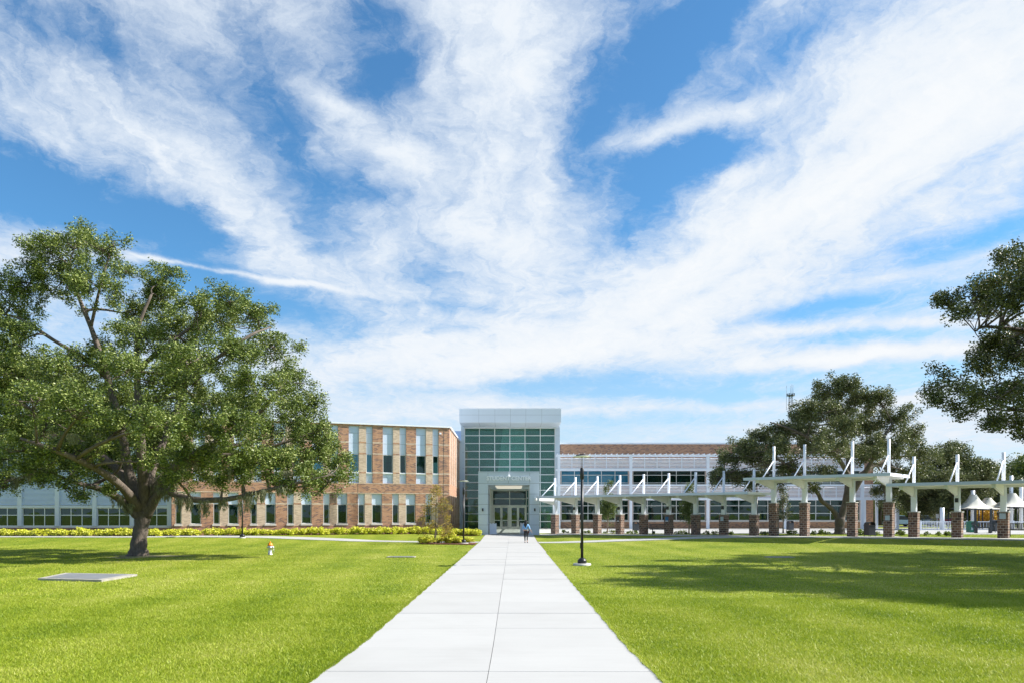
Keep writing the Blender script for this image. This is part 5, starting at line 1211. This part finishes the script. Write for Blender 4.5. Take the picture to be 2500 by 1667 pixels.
# ------------------------------------------------------------------ woman walking towards the door
def skin(name, verts, edges, radii, mat, parent, root=0, sub=1):
    me = bpy.data.meshes.new(name); me.from_pydata(verts, edges, []); me.materials.append(mat)
    o = bpy.data.objects.new(name, me); COL.objects.link(o); o.parent = parent
    md = o.modifiers.new('skin', 'SKIN')
    sv = me.skin_vertices if len(me.skin_vertices) else None
    if not me.skin_vertices:
        bpy.context.view_layer.objects.active = o
    sk = me.skin_vertices[0].data
    for i, r in enumerate(radii): sk[i].radius = r if isinstance(r, tuple) else (r, r)
    sk[root].use_root = True
    md.use_smooth_shade = True
    if sub: s_ = o.modifiers.new('sub', 'SUBSURF'); s_.levels = sub; s_.render_levels = sub
    return o
Yp = 56.7; Xp = PX(1284, Yp)
pT = thing('person', 'woman with long dark hair, light blue shirt and black trousers walking away to the door', 'person', (Xp, Yp, g(Xp, Yp)+.04))
skinm = simple('skin', (.55,.33,.24), .5, 0, .03); hairm = simple('dark_hair', (.012,.010,.010), .4, 0, .2, 20)
shirt = simple('blue_shirt', (.22,.45,.78), .8, 0, .12, 14); trous = simple('black_trousers', (.014,.014,.018), .7); shoe = simple('grey_shoe', (.06,.06,.07), .6); bagm = simple('dark_red_bag', (.10,.015,.02), .5)
# facing +y, her right hand towards +x
V = [(0,0,.92),(0,.01,1.08),(0,.02,1.25),(0,.01,1.38),(0,.02,1.45),(0,.03,1.52),(0,.03,1.60),
 (.085,0,.86),(.105,.03,.48),(.10,-.13,.13),(.11,-.18,.05),(.13,-.10,.00),
 (-.085,0,.86),(-.08,.06,.47),(-.07,.05,.10),(-.07,.04,.05),(-.07,.17,.03),
 (.16,.01,1.38),(.26,-.04,1.14),(.38,.02,.93),(.42,.05,.87),
 (-.16,.01,1.38),(-.23,-.01,1.13),(-.19,.16,.97),(-.17,.22,.95)]
Ed = [(0,1),(1,2),(2,3),(3,4),(4,5),(5,6),(0,7),(7,8),(8,9),(9,10),(10,11),(0,12),(12,13),(13,14),(14,15),(15,16),(3,17),(17,18),(18,19),(19,20),(3,21),(21,22),(22,23),(23,24)]
Rr = [(.13,.10),(.105,.085),(.125,.09),(.11,.08),.045,.075,.085,.078,.050,.034,.034,.03,.078,.052,.034,.034,.03,.05,.036,.026,.022,.05,.036,.026,.022]
skin('body', V, Ed, Rr, skinm, pT)
# face, ears
fb = MB(); fb.lathe([(.0,-.10),(.045,-.09),(.072,-.05),(.082,0),(.080,.05),(.06,.085),(.0,.10)], (0,.035,1.575), 14); fb.lathe([(.0,.11),(.012,.105),(.016,.08)], (0,.02,1.56), 6, axis='y')
for s_ in (-1,1): fb.box(s_*.080, s_*.094, .02, .05, 1.55, 1.60); fb.box(s_*.045-.015, s_*.045+.0, .098, .108, 1.585, 1.595)
fb.build('face', skinm, pT)
skin('shirt', [(0,.0,.98),(0,.01,1.10),(0,.02,1.26),(0,.01,1.37),(0,.02,1.43),(.165,.01,1.37),(.235,-.03,1.22),(.275,-.035,1.10),(.31,-.01,1.04),(-.165,.01,1.37),(-.21,.0,1.22),(-.235,.0,1.10),(-.215,.08,1.03)],
 [(0,1),(1,2),(2,3),(3,4),(3,5),(5,6),(6,7),(7,8),(3,9),(9,10),(10,11),(11,12)], [(.165,.12),(.145,.11),(.15,.11),(.13,.095),.065,.068,.062,.058,.052,.068,.062,.058,.052], shirt, pT)
skin('trousers', [(0,0,.97),(0,0,.88),(.09,0,.82),(.105,.03,.48),(.10,-.12,.14),(-.09,0,.82),(-.08,.06,.47),(-.07,.05,.12)], [(0,1),(1,2),(2,3),(3,4),(1,5),(5,6),(6,7)], [(.15,.11),(.155,.115),.095,.062,.042,.095,.064,.042], trous, pT)
skin('hair', [(0,.02,1.66),(0,-.01,1.60),(-.01,-.045,1.50),(-.03,-.085,1.38),(-.04,-.10,1.26),(-.02,-.10,1.16),(-.10,-.06,1.42),(-.14,-.05,1.30),(.06,-.06,1.44),(.07,-.08,1.33)], [(0,1),(1,2),(2,3),(3,4),(4,5),(2,6),(6,7),(2,8),(8,9)],
 [.085,.112,(.115,.07),(.12,.055),(.085,.045),.035,.06,.03,.055,.03], hairm, pT, 1)
for a_, b_ in (((.11,-.19,.055),(.125,-.08,-.012)), ((-.07,.03,.04),(-.07,.19,.03))):
    mb = MB(); a_ = Vector(a_); b_ = Vector(b_); mb.tube([a_-(b_-a_)*.12, a_, a_.lerp(b_,.5), b_, b_+(b_-a_)*.12], [.025,.042,.042,.038,.02], 10); mb.build('shoe', shoe, pT)
mb = MB(); mb.box(.15,.26,-.06,.10,.74,.93); mb.tube([(.2,.02,.93),(.12,.05,1.2),(-.12,.03,1.42)], .010, 5); mb.build('handbag', bagm, pT)
def hand(o, dirv, parent):
    o = Vector(o); d_ = Vector(dirv).normalized(); sd_ = Vector((0,1,0)).cross(d_).normalized(); fwd = d_.cross(sd_)
    v = [tuple(o), tuple(o+d_*.05)]; e = [(0,1)]; r = [.020,(.030,.016)]
    for k, (off, ln) in enumerate(((-.03,.06),(-.011,.075),(.009,.07),(.028,.055))):
        b_ = len(v); p_ = o+d_*.08+fwd*off; v += [tuple(p_), tuple(p_+d_*ln*.55+sd_*.006), tuple(p_+d_*ln+sd_*.018)]; e += [(1,b_),(b_,b_+1),(b_+1,b_+2)]; r += [.010,.009,.007]
    b_ = len(v); p_ = o+d_*.03+fwd*.03; v += [tuple(p_), tuple(p_+fwd*.02+d_*.03), tuple(p_+fwd*.026+d_*.055)]; e += [(1,b_),(b_,b_+1),(b_+1,b_+2)]; r += [.011,.010,.008]
    skin('hand', v, e, r, skinm, parent, 0, 1)
hand((.415,.05,.875), (.5,.3,-.8), pT); hand((-.17,.21,.95), (.1,.8,-.3), pT)
